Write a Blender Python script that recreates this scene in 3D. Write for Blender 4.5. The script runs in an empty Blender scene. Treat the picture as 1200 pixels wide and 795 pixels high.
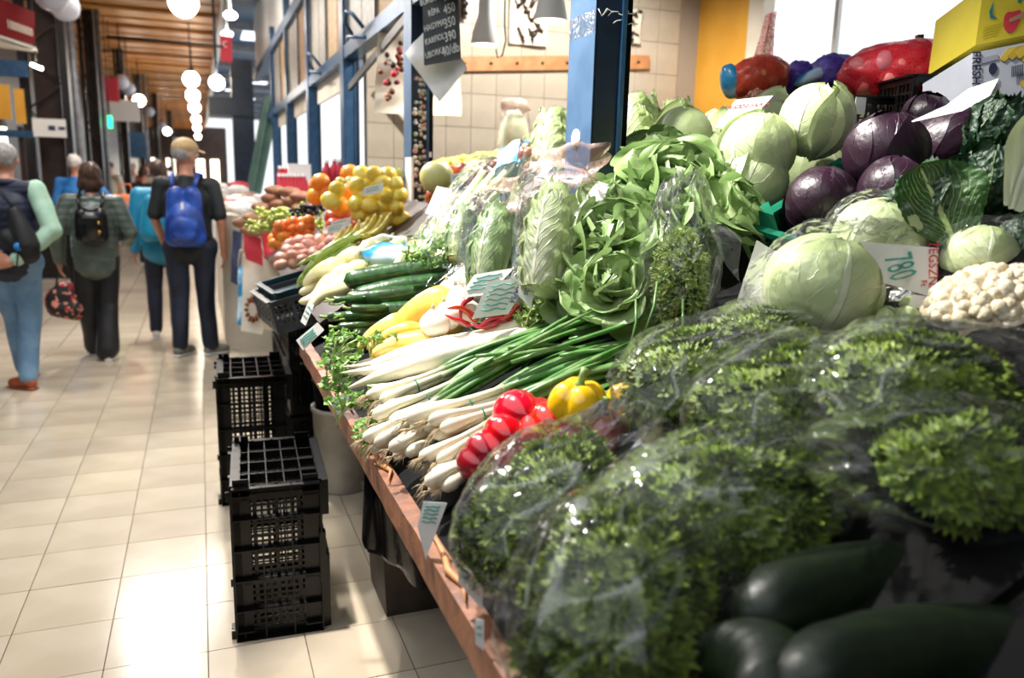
import bpy, bmesh, math, random
import numpy as np
from mathutils import Vector as V, Matrix, noise, Quaternion
random.seed(11)
C = bpy.context.scene.collection
PI = math.pi
sc = bpy.context.scene
# ------------------------------------------------------------------ camera
F, CX, CY, HC = 933.0, 600.0, 397.5, 1.5
PITCH, HEAD, ROLL = math.radians(11.232), math.radians(21.32), 0.025
_fh = V((math.sin(HEAD), math.cos(HEAD), 0)); _r0 = V((math.cos(HEAD), -math.sin(HEAD), 0)); _up = V((0, 0, 1))
FWD = _fh*math.cos(PITCH) - _up*math.sin(PITCH); UP0 = _up*math.cos(PITCH) + _fh*math.sin(PITCH)
RR = _r0*math.cos(ROLL) + UP0*math.sin(ROLL); DD = _r0*math.sin(ROLL) - UP0*math.cos(ROLL)
O = V((0, 0, HC))
cd = bpy.data.cameras.new('camera'); cam = bpy.data.objects.new('camera', cd); C.objects.link(cam)
cd.sensor_width = 36; cd.sensor_fit = 'HORIZONTAL'; cd.lens = F/1200*36
m3 = Matrix((RR, -DD, -FWD)).transposed()
cam.matrix_world = Matrix.Translation(O) @ m3.to_4x4()
cd.dof.use_dof = True; cd.dof.focus_distance = 1.95; cd.dof.aperture_fstop = 2.8
cd.clip_start = 0.05; cd.clip_end = 200
sc.camera = cam
# ------------------------------------------------------------------ world, lights, exposure
w = bpy.data.worlds.new('hall_daylight'); sc.world = w; w.use_nodes = True
w.node_tree.nodes['Background'].inputs[0].default_value = (0.92, 0.96, 1.0, 1)
w.node_tree.nodes['Background'].inputs[1].default_value = 1.15
def spot(loc, tgt, power, angle=70, radius=.05, blend=.5, col=(1, .95, .88)):
    l = bpy.data.lights.new('stall_or_fill_spot', 'SPOT'); l.energy = power; l.spot_size = math.radians(angle)
    l.spot_blend = blend; l.shadow_soft_size = radius; l.color = col
    o = bpy.data.objects.new('stall_or_fill_spot', l); C.objects.link(o); o.location = loc
    o.rotation_euler = (V(tgt) - V(loc)).to_track_quat('-Z', 'Y').to_euler(); return o
spot((-0.12, 2.6, 3.35), (0.95, 1.85, 1.15), 620, 58, .045, .5)
spot((0.25, 1.9, 3.5), (1.5, 1.85, 1.5), 240, 42, .05, .6)  # extra spot added to brighten the cabbages
spot((0.1, 5.2, 3.0), (0.75, 4.2, 1.1), 260, 75, .05)
spot((2.3, 4.5, 3.3), (2.5, 5.4, 1.3), 230, 130, .08)  # fill spot, widened to brighten the dim orange wall
spot((-0.6, 8.5, 3.6), (0.5, 7.0, .8), 250, 100, .1)
def area(loc, tgt, size, power, col=(1, .97, .93)):
    l = bpy.data.lights.new('hall_light', 'AREA'); l.energy = power; l.size = size; l.color = col
    o = bpy.data.objects.new('hall_light', l); C.objects.link(o); o.location = loc
    o.rotation_euler = (V(tgt) - V(loc)).to_track_quat('-Z', 'Y').to_euler(); return o
area((-.6, 5.5, 4.1), (-.6, 5.5, 0), 1.2, 60)
area((-.6, 10.5, 4.1), (-.6, 10.5, 0), 1.2, 60)
sc.view_settings.view_transform = 'Standard'; sc.view_settings.look = 'None'
sc.view_settings.gamma = 1; sc.view_settings.use_curve_mapping = False
sc.view_settings.exposure = 0.35
sc.cycles.max_bounces = 6; sc.cycles.transparent_max_bounces = 24; sc.cycles.transmission_bounces = 3
sc.cycles.sample_clamp_indirect = 4

# ------------------------------------------------------------------ positions
def ray(x, y): return (RR*(x-CX) + DD*(y-CY))/F + FWD
def at(x, y, d): return O + ray(x, y)*d
def atz(x, y, z): r = ray(x, y); return O + r*((z-HC)/r.z)
def aty(x, y, Y): r = ray(x, y); return O + r*(Y/r.y)
def zbed(X, Y):
    if Y < 3.05: return .90 + .5*(max(X, .2)-.344)
    return .96 + .72*(max(X, .2)-.344)
def on(x, y, h, lo=.4, hi=7):
    r = ray(x, y); d = lo
    while d < hi:
        p = O + r*d
        if p.z < zbed(p.x, p.y) + h and p.x > .2: break
        d += .01
    return O + r*d
# ------------------------------------------------------------------ mesh gathering
class G:
    def __init__(s): s.v = []; s.f = []; s.mi = []; s.t = []; s.lu = []; s.lv = []
    def add(s, vs, fs, mi=0, t=None, lu=None, lv=None):
        b = len(s.v); s.v += [tuple(p) for p in vs]; s.f += [tuple(b+i for i in q) for q in fs]; s.mi += [mi]*len(fs)
        n = len(vs); s.t += t if t is not None else [0.0]*n
        s.lu += lu if lu is not None else [0.0]*n; s.lv += lv if lv is not None else [0.0]*n
        return s
    def box(s, c, d, R=None, mi=0, t=0.0):
        c = V(c); vs = []
        for i in (-.5, .5):
            for j in (-.5, .5):
                for k in (-.5, .5):
                    p = V((i*d[0], j*d[1], k*d[2]))
                    if R is not None: p = R @ p
                    vs.append(c+p)
        return s.add(vs, [(0, 1, 3, 2), (4, 6, 7, 5), (0, 4, 5, 1), (2, 3, 7, 6), (0, 2, 6, 4), (1, 5, 7, 3)], mi, [t]*8)
    def bar(s, a, b, w, h, mi=0):
        a = V(a); b = V(b); d = b-a; z = d.normalized(); q = z.to_track_quat('X', 'Z').to_matrix()
        return s.box((a+b)/2, (d.length, w, h), q, mi)
    def tube(s, pts, rad, n=8, mi=0, caps=True, prof=None, t=None, flat=1.0):
        pts = [V(p) for p in pts]; m = len(pts)
        if not hasattr(rad, '__len__'): rad = [rad]*m
        vs = []; T = []; LU = []; LV = []; up = None
        for i, p in enumerate(pts):
            d = (pts[min(i+1, m-1)]-pts[max(i-1, 0)]).normalized()
            if up is None: up = d.orthogonal().normalized() if abs(d.z) > .9 else V((0, 0, 1))
            up = (up - d*up.dot(d)).normalized(); sd = d.cross(up)
            for k in range(n):
                a = 2*PI*k/n; r = rad[i]*(prof(a, i/(m-1)) if prof else 1)
                vs.append(p + sd*math.cos(a)*r + up*math.sin(a)*r*flat); T.append(t[i] if t else i/(m-1)); LU.append(a/PI-1); LV.append(i/(m-1))
        fs = [(i*n+k, i*n+(k+1) % n, (i+1)*n+(k+1) % n, (i+1)*n+k) for i in range(m-1) for k in range(n)]
        if caps: fs += [tuple(range(n-1, -1, -1)), tuple((m-1)*n+k for k in range(n))]
        return s.add(vs, fs, mi, T, LU, LV)
    def blob(s, c, r, nu=16, nv=10, fn=None, R=None, mi=0, tf=None):
        c = V(c); vs = []; T = []
        if not hasattr(r, '__len__'): r = (r, r, r)
        def pt(th, ph):
            d = V((math.sin(th)*math.cos(ph), math.sin(th)*math.sin(ph), math.cos(th)))
            k = fn(d, th, ph) if fn else 1
            p = V((d.x*r[0]*k, d.y*r[1]*k, d.z*r[2]*k))
            T.append(tf(d, th, ph) if tf else .5)
            return c + (R @ p if R is not None else p)
        vs.append(pt(0, 0))
        for i in range(1, nv):
            for k in range(nu): vs.append(pt(PI*i/nv, 2*PI*k/nu))
        vs.append(pt(PI, 0)); L = len(vs)-1
        fs = [(0, 1+k, 1+(k+1) % nu) for k in range(nu)]
        for i in range(nv-2):
            b = 1+i*nu
            fs += [(b+k, b+nu+k, b+nu+(k+1) % nu, b+(k+1) % nu) for k in range(nu)]
        b = 1+(nv-2)*nu
        fs += [(b+(k+1) % nu, b+k, L) for k in range(nu)]
        return s.add(vs, fs, mi, T)
    def sheet(s, nu, nv, fn, mi=0, tf=None):
        vs = []; T = []; LU = []; LV = []
        for j in range(nv+1):
            for i in range(nu+1):
                u = i/nu*2-1; v = j/nv; vs.append(fn(u, v)); T.append(tf(u, v) if tf else v); LU.append(u); LV.append(v)
        fs = [(j*(nu+1)+i, j*(nu+1)+i+1, (j+1)*(nu+1)+i+1, (j+1)*(nu+1)+i) for j in range(nv) for i in range(nu)]
        return s.add(vs, fs, mi, T, LU, LV)
    def lathe(s, prof, n=20, c=(0, 0, 0), mi=0, mod=None, t=None):
        vs = []; T = []; m = len(prof)
        for j, (r, z) in enumerate(prof):
            for k in range(n):
                a = 2*PI*k/n; q = r*(mod(a, z) if mod else 1)
                vs.append((c[0]+q*math.cos(a), c[1]+q*math.sin(a), c[2]+z)); T.append(t[j] if t else j/(m-1))
        fs = [(j*n+k, j*n+(k+1) % n, (j+1)*n+(k+1) % n, (j+1)*n+k) for j in range(m-1) for k in range(n)]
        return s.add(vs, fs, mi, T)
    def mesh(s, name, mats, smooth=True):
        me = bpy.data.meshes.new(name); me.from_pydata(s.v, [], s.f)
        for m in (mats if isinstance(mats, (list, tuple)) else [mats]): me.materials.append(m)
        me.polygons.foreach_set('material_index', s.mi)
        if smooth: me.polygons.foreach_set('use_smooth', [True]*len(s.f))
        for nm, d in (('t', s.t), ('lu', s.lu), ('lv', s.lv)):
            if nm == 't' or any(d): me.attributes.new(nm, 'FLOAT', 'POINT').data.foreach_set('value', d)
        me.update(); return me
    def build(s, name, mats, parent=None, smooth=True, loc=None, rot=None):
        o = bpy.data.objects.new(name, s.mesh(name, mats, smooth)); C.objects.link(o)
        if parent is not None: o.parent = parent
        if loc is not None: o.location = loc
        if rot is not None: o.rotation_mode = 'QUATERNION'; o.rotation_quaternion = rot
        return o
def tag(o, label=None, cat=None, group=None, kind=None):
    for k, x in (('label', label), ('category', cat), ('group', group), ('kind', kind)):
        if x: o[k] = x
    return o
def thing(name, label, cat, loc=(0, 0, 0), group=None):
    o = bpy.data.objects.new(name, None); C.objects.link(o); o.location = loc; o.empty_display_size = .05
    return tag(o, label, cat, group)
def orient(o, loc, x=None, z=None, s=1.0, spin=0.0):
    """x = where local +X points, z = approximate up"""
    X = V(x or (1, 0, 0)).normalized(); Z = V(z or (0, 0, 1))
    Z = (Z - X*Z.dot(X)); Z = Z.normalized() if Z.length > 1e-4 else X.orthogonal().normalized()
    Y = Z.cross(X); q = Matrix((X, Y, Z)).transposed().to_quaternion() @ Quaternion((1, 0, 0), spin)
    o.rotation_mode = 'QUATERNION'; o.rotation_quaternion = q; o.location = loc
    o.scale = (s, s, s) if not hasattr(s, '__len__') else s
    return o
def copy_tree(o, parent=None):
    c = o.copy(); C.objects.link(c)
    if parent is not None: c.parent = parent
    for ch in o.children[:] if isinstance(o.children, tuple) else list(o.children): copy_tree(ch, c)
    return c
class Proto:
    """first call hands out the original thing, later calls copies of it and of its parts"""
    def __init__(s, mk): s.mk = mk; s.o = None; s.src = []
    def get(s, label=None, group=None, cat=None, which=None):
        if s.o is None: s.o = s.mk(); r = s.o
        else: r = copy_tree(s.o)
        if label: r['label'] = label
        if group: r['group'] = group
        elif 'group' in r: del r['group']
        return r
def up_dir(p=None): return V((-.4, 0, .9)).normalized()
def n3(p, s=1.0, o=0.0): return noise.noise(V((p[0]*s+o, p[1]*s-o, p[2]*s+o*.7)))

# ------------------------------------------------------------------ materials
def srgb(h):
    if isinstance(h, str):
        r = [int(h[i:i+2], 16)/255 for i in (0, 2, 4)]
        return tuple((c/12.92 if c <= .04045 else ((c+.055)/1.055)**2.4) for c in r) + (1,)
    return tuple(h) + (1,)
class N:
    def __init__(s, name):
        s.m = bpy.data.materials.new(name); s.m.use_nodes = True; s.t = s.m.node_tree; s.b = s.t.nodes['Principled BSDF']; s.out = s.t.nodes['Material Output']
    def n(s, ty, **kw):
        x = s.t.nodes.new(ty)
        for k, v in kw.items(): setattr(x, k, v)
        return x
    def lk(s, a, b): s.t.links.new(a, b)
    def put(s, sock, v):
        if hasattr(v, 'links') or isinstance(v, bpy.types.NodeSocket): s.lk(v, sock)
        else: sock.default_value = v
    def math(s, op, a, b=0.0, c=None, clamp=False):
        x = s.n('ShaderNodeMath', operation=op); x.use_clamp = clamp; s.put(x.inputs[0], a); s.put(x.inputs[1], b)
        if c is not None: s.put(x.inputs[2], c)
        return x.outputs[0]
    def attr(s, nm): return s.n('ShaderNodeAttribute', attribute_name=nm).outputs['Fac']
    def obj(s): return s.n('ShaderNodeTexCoord').outputs['Object']
    def noise(s, scale, detail=3, rough=.5, dist=0.0, vec=None):
        x = s.n('ShaderNodeTexNoise'); x.inputs['Scale'].default_value = scale; x.inputs['Detail'].default_value = detail
        x.inputs['Roughness'].default_value = rough; x.inputs['Distortion'].default_value = dist
        s.lk(vec if vec is not None else s.obj(), x.inputs['Vector']); return x.outputs['Fac']
    def step(s, v, a, b, to=(0, 1)):
        x = s.n('ShaderNodeMapRange'); x.interpolation_type = 'SMOOTHSTEP'; s.put(x.inputs[0], v)
        x.inputs[1].default_value = a; x.inputs[2].default_value = b; x.inputs[3].default_value = to[0]; x.inputs[4].default_value = to[1]; return x.outputs[0]
    def mix(s, f, a, b):
        x = s.n('ShaderNodeMix', data_type='RGBA'); s.put(x.inputs[0], f)
        s.put(x.inputs[6], srgb(a) if isinstance(a, (str, tuple)) else a); s.put(x.inputs[7], srgb(b) if isinstance(b, (str, tuple)) else b); return x.outputs[2]
    def bump(s, h, strength=.3, dist=.01):
        x = s.n('ShaderNodeBump'); x.inputs['Strength'].default_value = strength; x.inputs['Distance'].default_value = dist; s.lk(h, x.inputs['Height']); s.lk(x.outputs[0], s.b.inputs['Normal']); return x.outputs[0]
    def set(s, **kw):
        for k, v in kw.items(): s.put(s.b.inputs[k.replace('_', ' ')], v)
        return s
def mat(name, c, c2=None, scale=20, rough=.5, bump=0.0, bscale=60, metal=0, sss=0, use='noise', lo=.35, hi=.65, spec=.5, coat=0, rnd=0.0, trans=0, tmix=None):
    k = N(name)
    col = srgb(c)
    if c2 is not None or use == 't':
        f = k.attr('t') if use == 't' else k.noise(scale, 4)
        col = k.mix(k.step(f, lo, hi), c, c2)
        if use == 't' and tmix is not None: col = k.mix(k.math('MULTIPLY', k.step(k.noise(scale, 3), .4, .75), tmix[1]), col, tmix[0])
    if rnd:
        oi = k.n('ShaderNodeObjectInfo').outputs['Random']; h = k.n('ShaderNodeHueSaturation'); k.put(h.inputs['Color'], col)
        k.lk(k.math('MULTIPLY_ADD', oi, rnd, 1-rnd/2), h.inputs['Value']); k.lk(k.math('MULTIPLY_ADD', oi, rnd*.1, .5-rnd*.05), h.inputs['Hue']); col = h.outputs[0]
    k.set(Base_Color=col, Roughness=rough, Metallic=metal)
    k.b.inputs['Specular IOR Level'].default_value = spec
    if coat: k.b.inputs['Coat Weight'].default_value = coat; k.b.inputs['Coat Roughness'].default_value = .08
    if sss: k.b.inputs['Subsurface Weight'].default_value = sss; k.b.inputs['Subsurface Radius'].default_value = (.02, .015, .008); k.b.inputs['Subsurface Scale'].default_value = .5
    if bump: k.bump(k.noise(bscale, 4), bump, .004)
    if trans:
        tr = k.n('ShaderNodeBsdfTranslucent'); k.put(tr.inputs[0], col); mx = k.n('ShaderNodeMixShader'); mx.inputs[0].default_value = trans
        k.lk(k.b.outputs[0], mx.inputs[1]); k.lk(tr.outputs[0], mx.inputs[2]); k.lk(mx.outputs[0], k.out.inputs[0])
    return k.m
def emis(name, c, s):
    k = N(name); k.set(Base_Color=srgb(c)); k.b.inputs['Emission Color'].default_value = srgb(c); k.b.inputs['Emission Strength'].default_value = s; return k.m
def leafmat(name, lo, hi, vein, nveins=7, vw=.10, vs=.6, rough=.45, bump=.35, cell=0, trans=.18, tr=(0, 1), slope=.5):
    """lo->hi along attribute t, pale veins drawn from leaf coordinates lu (-1..1) and lv (0..1)"""
    k = N(name); lu = k.math('ABSOLUTE', k.attr('lu')); lv = k.attr('lv')
    wob = k.math('MULTIPLY', k.math('SUBTRACT', k.noise(14, 3), .5), .25)
    mid = k.step(k.math('SUBTRACT', lu, k.math('MULTIPLY_ADD', lv, -.07, .09)), 0, .03, (1, 0))
    ph = k.math('FRACT', k.math('MULTIPLY', k.math('ADD', k.math('SUBTRACT', lv, k.math('MULTIPLY', lu, slope)), wob), nveins))
    dd = k.math('ABSOLUTE', k.math('SUBTRACT', ph, .5))
    side = k.math('MULTIPLY', k.step(dd, .5-vw, .5, (0, 1)), k.step(lu, .95, .3))
    vm = k.math('MAXIMUM', mid, side)
    if cell:
        vo = k.n('ShaderNodeTexVoronoi', feature='DISTANCE_TO_EDGE'); vo.inputs['Scale'].default_value = cell; k.lk(k.obj(), vo.inputs['Vector'])
        cm = k.step(vo.outputs['Distance'], .0, .09, (1, 0)); vm = k.math('MAXIMUM', vm, k.math('MULTIPLY', cm, .6))
    col = k.mix(k.step(k.attr('t'), tr[0], tr[1]), lo, hi)
    oi = k.n('ShaderNodeObjectInfo').outputs['Random']; h = k.n('ShaderNodeHueSaturation'); k.put(h.inputs['Color'], col)
    k.lk(k.math('MULTIPLY_ADD', oi, .3, .85), h.inputs['Value']); col = h.outputs[0]
    col = k.mix(k.math('MULTIPLY', k.noise(9, 4), .35), col, lo)
    col = k.mix(k.math('MULTIPLY', vm, vs), col, vein)
    k.set(Base_Color=col, Roughness=rough)
    hgt = k.math('ADD', vm, k.math('MULTIPLY', k.noise(45, 4), .8))
    k.bump(hgt, bump, .004)
    if trans:
        trn = k.n('ShaderNodeBsdfTranslucent'); k.put(trn.inputs[0], col); mx = k.n('ShaderNodeMixShader'); mx.inputs[0].default_value = trans
        k.lk(k.b.outputs[0], mx.inputs[1]); k.lk(trn.outputs[0], mx.inputs[2]); k.lk(mx.outputs[0], k.out.inputs[0])
    return k.m
def film(name, haze=.012, gl=.5, tint=(.95, .97, 1), bs=26, bstr=1.0, cover=None):
    """thin clear plastic: see-through, with glossy crumple highlights and a faint milky haze"""
    k = N(name); tp = k.n('ShaderNodeBsdfTransparent'); g = k.n('ShaderNodeBsdfGlossy'); g.inputs['Roughness'].default_value = .07
    g.inputs[0].default_value = (1, 1, 1, 1)
    df = k.n('ShaderNodeBsdfDiffuse'); df.inputs[0].default_value = tint + (1,)
    mp = k.n('ShaderNodeMapping'); mp.inputs['Scale'].default_value = (.35, 1.1, 1.1); mp.inputs['Rotation'].default_value = (.3, .2, .5); k.lk(k.obj(), mp.inputs[0]); ov = mp.outputs[0]
    no = k.noise(bs*.42, 1, .4, .5, ov); rid = k.math('ABSOLUTE', k.math('SUBTRACT', no, .5)); r2 = k.math('ABSOLUTE', k.math('SUBTRACT', k.noise(bs*1.1, 1, .4, .6, ov), .5))
    rid = k.math('MINIMUM', rid, k.math('MULTIPLY_ADD', r2, 1.0, .012)); rid = k.math('MINIMUM', rid, .12)
    bp = k.n('ShaderNodeBump'); bp.inputs['Strength'].default_value = bstr; bp.inputs['Distance'].default_value = .02; k.lk(rid, bp.inputs['Height'])
    k.lk(bp.outputs[0], g.inputs['Normal'])
    lw = k.n('ShaderNodeLayerWeight'); lw.inputs['Blend'].default_value = .25; k.lk(bp.outputs[0], lw.inputs['Normal'])
    f = k.math('ADD', k.math('MULTIPLY', k.math('POWER', lw.outputs['Fresnel'], 1.6), gl), k.step(rid, .0, .02, (.09, .028)), clamp=True)
    m1 = k.n('ShaderNodeMixShader'); m1.inputs[0].default_value = haze
    if cover: k.lk(k.math('MULTIPLY_ADD', k.step(k.noise(cover[0], 2), .5, .56), cover[1], haze), m1.inputs[0])
    else:
        wr = k.step(rid, .0, .02, (1, 0)); k.lk(k.math('MULTIPLY_ADD', wr, .06, haze), m1.inputs[0])
    k.lk(tp.outputs[0], m1.inputs[1]); k.lk(df.outputs[0], m1.inputs[2])
    m2 = k.n('ShaderNodeMixShader'); k.lk(f, m2.inputs[0]); k.lk(m1.outputs[0], m2.inputs[1]); k.lk(g.outputs[0], m2.inputs[2])
    k.lk(m2.outputs[0], k.out.inputs[0]); return k.m
M = dict(
 tile=mat('floor_tile', 'cdbfa9', 'c2b39c', 3, .16, rnd=.08), grout=mat('grout', '6b5d50', rough=.9),
 wtile=mat('wall_tile', 'c6baa8', 'bbaf9c', 4, .25, rnd=.05), wgrout=mat('wall_grout', 'a89d90', rough=.9),
 blue=mat('blue_paint', '234668', '2d5679', 12, .38, .15, 30), bluel=mat('light_blue_and_lit_face', '42607f', '365474', 10, .45),
 navy=mat('navy_and_shaded_face', '0d1a2b', '14263d', 8, .35), iron=mat('dark_iron', '100f12', '1d1614', 6, .4, .3, 40),
 ironb=mat('brown_iron', '2a1a14', '3b261c', 5, .45), steel=mat('grey_pipe', '6f7176', '84868b', 10, .4, metal=.3),
 ceil=mat('ceiling_wood', 'dc9a50', 'c68440', 2.5, .45, .1, 20, rnd=.12), wood=mat('raw_wood', '8f5836', '6b3d24', 18, .55, .4, 80),
 woodp=mat('pale_pine', 'c98d5c', 'b87b4b', 14, .5), orange=mat('orange_wall', 'eeb040', 'e5a436', 3, .6),
 cream=mat('cream_plaster', 'e6dccb', 'dbd0bd', 4, .6), white=mat('white_paint', 'ecebe8', rough=.5), wglobe=mat('unlit_globe', 'b9bccb', rough=.3),
 paper=mat('paper', 'f2f1ee', 'e6e5e2', 10, .7, .1, 20), wicker=mat('shutter_board', 'b58f62', 'a27c50', 30, .6, rnd=.2), panelg=mat('grey_shutter', '9c958c', '8a8378', 20, .5, rnd=.15),
 black=mat('black_plastic', '070708', '0d0d0f', 30, .3, spec=.35), blackm=mat('black_matte', '050506', rough=.7, spec=.12), green=mat('green_crate_plastic', '0f6b50', '0c5c46', 20, .35),
 greyc=mat('grey_crate_plastic', '55585a', '474a4d', 15, .4), teal=mat('teal_crate_plastic', '0d3f4f', '0b3442', 15, .4),
 bucket=mat('bucket_plastic', 'c9c4bb', 'b5afa5', 8, .4, .2, 15), bin=mat('grey_bin', '4a4138', '352e28', 6, .5), bagblack=mat('black_bin_bag', '060607', '0c0c0e', 8, .25, .9, 22),
 teald=mat('green_sheet', '4d6b62', '5b7a70', 3, .5),
 glass=film('window_glass', .0, .04, bs=1, bstr=.0), film=film('clear_bag'), filmh=film('hazy_bag', .05, .4), filmp=film('printed_bag', .12, .6, (.75, .6, .62)),
 red=mat('red_sign', '74060c', rough=.8, spec=.1), redp=mat('red_ink', 'cc3344', rough=.6), greenp=mat('green_ink', '3fa596', rough=.6), bluep=mat('blue_ink', '44509a', rough=.6), inkd=mat('dark_ink', '2b3350', rough=.6),
 chalkb=mat('chalkboard', '3a3d40', '45484b', 10, .7), chalk=mat('chalk', 'e8e8e4', rough=.8),
 lamp=emis('lit_globe', 'fff1dc', 22), lamps=emis('lit_spot', 'fff8ee', 30), lampg=emis('lamp_inside', 'fff3de', 4), skylit=emis('lit_panel', 'eaf2ff', 1.6),
 skin=mat('skin', 'c98f74', 'bd8064', 12, .5, sss=.05), hairg=mat('grey_hair', '8f8a86', 'a9a5a1', 60, .6, .5, 90), hairb=mat('brown_hair', '3a2418', '4a2f20', 60, .5, .6, 90),
)
# ================================================================== SETTING
k = N('far_floor'); br = k.n('ShaderNodeTexBrick'); br.offset = 0; br.inputs['Scale'].default_value = 1; br.inputs['Brick Width'].default_value = .3; br.inputs['Row Height'].default_value = .304
br.inputs['Mortar Size'].default_value = .004; br.inputs['Color1'].default_value = srgb('d8cbb8'); br.inputs['Color2'].default_value = srgb('cdbfaa'); br.inputs['Mortar'].default_value = srgb('8d8072')
k.lk(k.obj(), br.inputs['Vector']); k.set(Base_Color=br.outputs[0], Roughness=.22); M['farfloor'] = k.m
def struct(g, name, m, parent=None, smooth=False, **kw):
    o = g.build(name, m, parent, smooth, **kw)
    if parent is None: o['kind'] = 'structure'
    return o
TX, TY = -.046, 2.485
YF = TY+.304*17
g = G(); g.box((-6, (YF+90)/2, -.05), (20, 90-YF, .1)); struct(g, 'floor', M['farfloor'], loc=(0, 0, 0))
g = G(); g.box((1, (YF-3)/2, -.054), (12, YF+3, .1)); fl = struct(g, 'floor', M['grout'])
tm = G().box((0, 0, -.004), (.2965, .3005, .008)).mesh('tile', M['tile'], False); nt = 0
for j in range(-3, 17):
    for i in range(-9, 7):
        x = TX+.3*(i+.5); y = TY+.304*(j+.5)
        if x < -.27*y-.35 or (x > 1.0): continue
        o = bpy.data.objects.new('tile', tm); C.objects.link(o); o.parent = fl; o.location = (x, y, random.uniform(-.0006, 0)); nt += 1
g = G(); g.box((5, 1, -.051), (8, 12, .1)); struct(g, 'floor', M['tile'])
# ceiling over the aisle: lapped boards
ce = struct(G().box((-3, 36, 4.46), (7.0, 60, .06)), 'ceiling', M['ceil'])
bm_ = G().box((0, 0, 0), (6.95, .96, .05)).mesh('board', M['ceil'], False)
for i in range(58):
    o = bpy.data.objects.new('board', bm_); C.objects.link(o); o.parent = ce; o.location = (-3, 7+i, 4.36+.02*(i % 2)); o.rotation_euler = (.05, 0, 0)
    o['kind'] = 'thing' if False else ''
    del o['kind']
# gallery soffit above the stall row, with bright glazed strips
gs = struct(G().box((2.4, 26, 4.5), (3.9, 44, .08)), 'trim_1', M['bluel'])
for i in range(12):
    G().box((1.25+.7*(i % 2), 7+i*3, 4.44), (.5, 1.1, .03)).build('glazed_panel', M['skylit'], gs, False)
for i in range(14): G().box((2.4, 5.5+i*3, 4.40), (3.9, .12, .2)).build('soffit_beam', M['steel'], gs, False)
G().box((.5, 27, 4.3), (.12, 44, .35)).build('edge_beam', M['white'], gs, False)
# rear tiled wall of the stall and right hand wall with the window
wb = struct(G().box((2.58, 6.06, 1.6), (2.84, .1, 3.2)), 'wall_back', M['wgrout'])
wt = G().box((0, 0, 0), (.196, .012, .246)).mesh('tile', M['wtile'], False)
for i in range(13):
    for j in range(9):
        o = bpy.data.objects.new('tile', wt); C.objects.link(o); o.parent = wb; o.location = (1.26+.2*i, 6.004, 1.02+.25*j)
wr = struct(G().box((4.0, 5.65, 1.7), (.1, .80, 3.4)), 'wall_right', M['orange'])
struct(G().box((4.0, 1.6, 1.05), (.1, 7.4, 2.1)), 'wall_right', M['cream'])
struct(G().box((4.0, -.55, 3.3), (.1, 6.9, 2.4)), 'wall_right', M['cream'])
win = struct(G().box((3.93, 5.17, 2.75), (.10, .17, 1.6)).box((3.93, 3.02, 2.75), (.1, .12, 1.6)).box((3.93, 4.1, 2.10), (.14, 2.3, .07)).box((3.93, 4.1, 3.55), (.12, 2.3, .1)), 'window_1', M['cream'])
G().box((3.93, 3.14, 2.8), (.06, .07, 1.5)).build('casement_bar', M['bluel'], win, False)
G().box((3.95, 4.4, 2.8), (.03, .035, 1.5)).build('casement_bar', M['white'], win, False)
G().box((3.97, 4.1, 2.8), (.006, 2.1, 1.45)).build('pane', M['glass'], win, False)
# ---------------------------------------------------------------- blue stall posts and front
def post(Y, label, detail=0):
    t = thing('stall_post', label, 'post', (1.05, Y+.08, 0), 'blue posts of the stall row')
    G().box((-.01, 0, 1.75), (.085, .16, 3.5)).build('web', M['navy'] if detail else M['blue'], t, False)  # near posts: shade on the front put into the colour, navy and black
    G().box((-.0525, 0, 1.75), (.006, .16, 3.5)).build('flange', M['bluel'] if detail else M['blue'], t, False)  # near posts: light on the left face put into the lighter blue
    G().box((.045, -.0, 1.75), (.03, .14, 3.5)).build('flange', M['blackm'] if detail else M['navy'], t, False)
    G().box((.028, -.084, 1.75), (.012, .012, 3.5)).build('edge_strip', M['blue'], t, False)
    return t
lb = {2: 'thick navy stall post nearest the camera, rising behind the bagged lettuces', 4: 'dark blue stall post covered in small fruit stickers', 6: 'blue stall post left of the cream back wall',
      8: 'blue stall post behind the pile of oranges and lemons', 10: 'blue stall post behind the red drink bottles', 12: 'farthest blue stall post beside the green hanging sheet'}
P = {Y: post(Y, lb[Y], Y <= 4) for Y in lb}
# tape and two worn labels on the near post, stickers on the second
g = G(); zs = 1.92
for i in range(9):
    a = i/8; g.add([(-.0565, -.08+.16*a, zs-.03), (-.0565, -.08+.16*min(1, a+.12), zs-.03), (-.0568, -.08+.16*min(1, a+.12), zs+.03), (-.0568, -.08+.16*a, zs+.03)], [(0, 1, 2, 3)])
g.build('clear_tape', M['filmh'], P[2])
g = G()
for i in range(7):
    z0 = zs+random.uniform(-.02, .03); g.tube([(-.05+.015*i, -.083, z0), (-.04+.015*i, -.0835, z0+random.uniform(-.02, .02)), (-.02+.015*i, -.083, z0+random.uniform(-.015, .015))], .0012, 4)
g.build('tape_strand', M['white'], P[2])
def disc(g, c, r, nrm=(0, -1, 0), n=12, ry=None, mi=0):
    z = V(nrm).normalized(); x = V((0, 0, 1)).cross(z).normalized(); y = z.cross(x); ry = ry or r
    vs = [V(c)+x*r*math.cos(2*PI*i/n)+y*ry*math.sin(2*PI*i/n) for i in range(n)]; vs += [v+z*.0012 for v in vs]
    g.add(vs, [tuple(range(n, 2*n))]+[(i, (i+1) % n, n+(i+1) % n, n+i) for i in range(n)], mi)
g = G(); disc(g, (-.0565, .01, 1.62), .028, (-1, 0, 0)); g.build('oval_sticker', M['paper'], P[2])
g = G(); disc(g, (-.0565, .015, 1.5), .012, (-1, 0, 0)); g.build('small_sticker', M['steel'], P[2])
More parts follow.
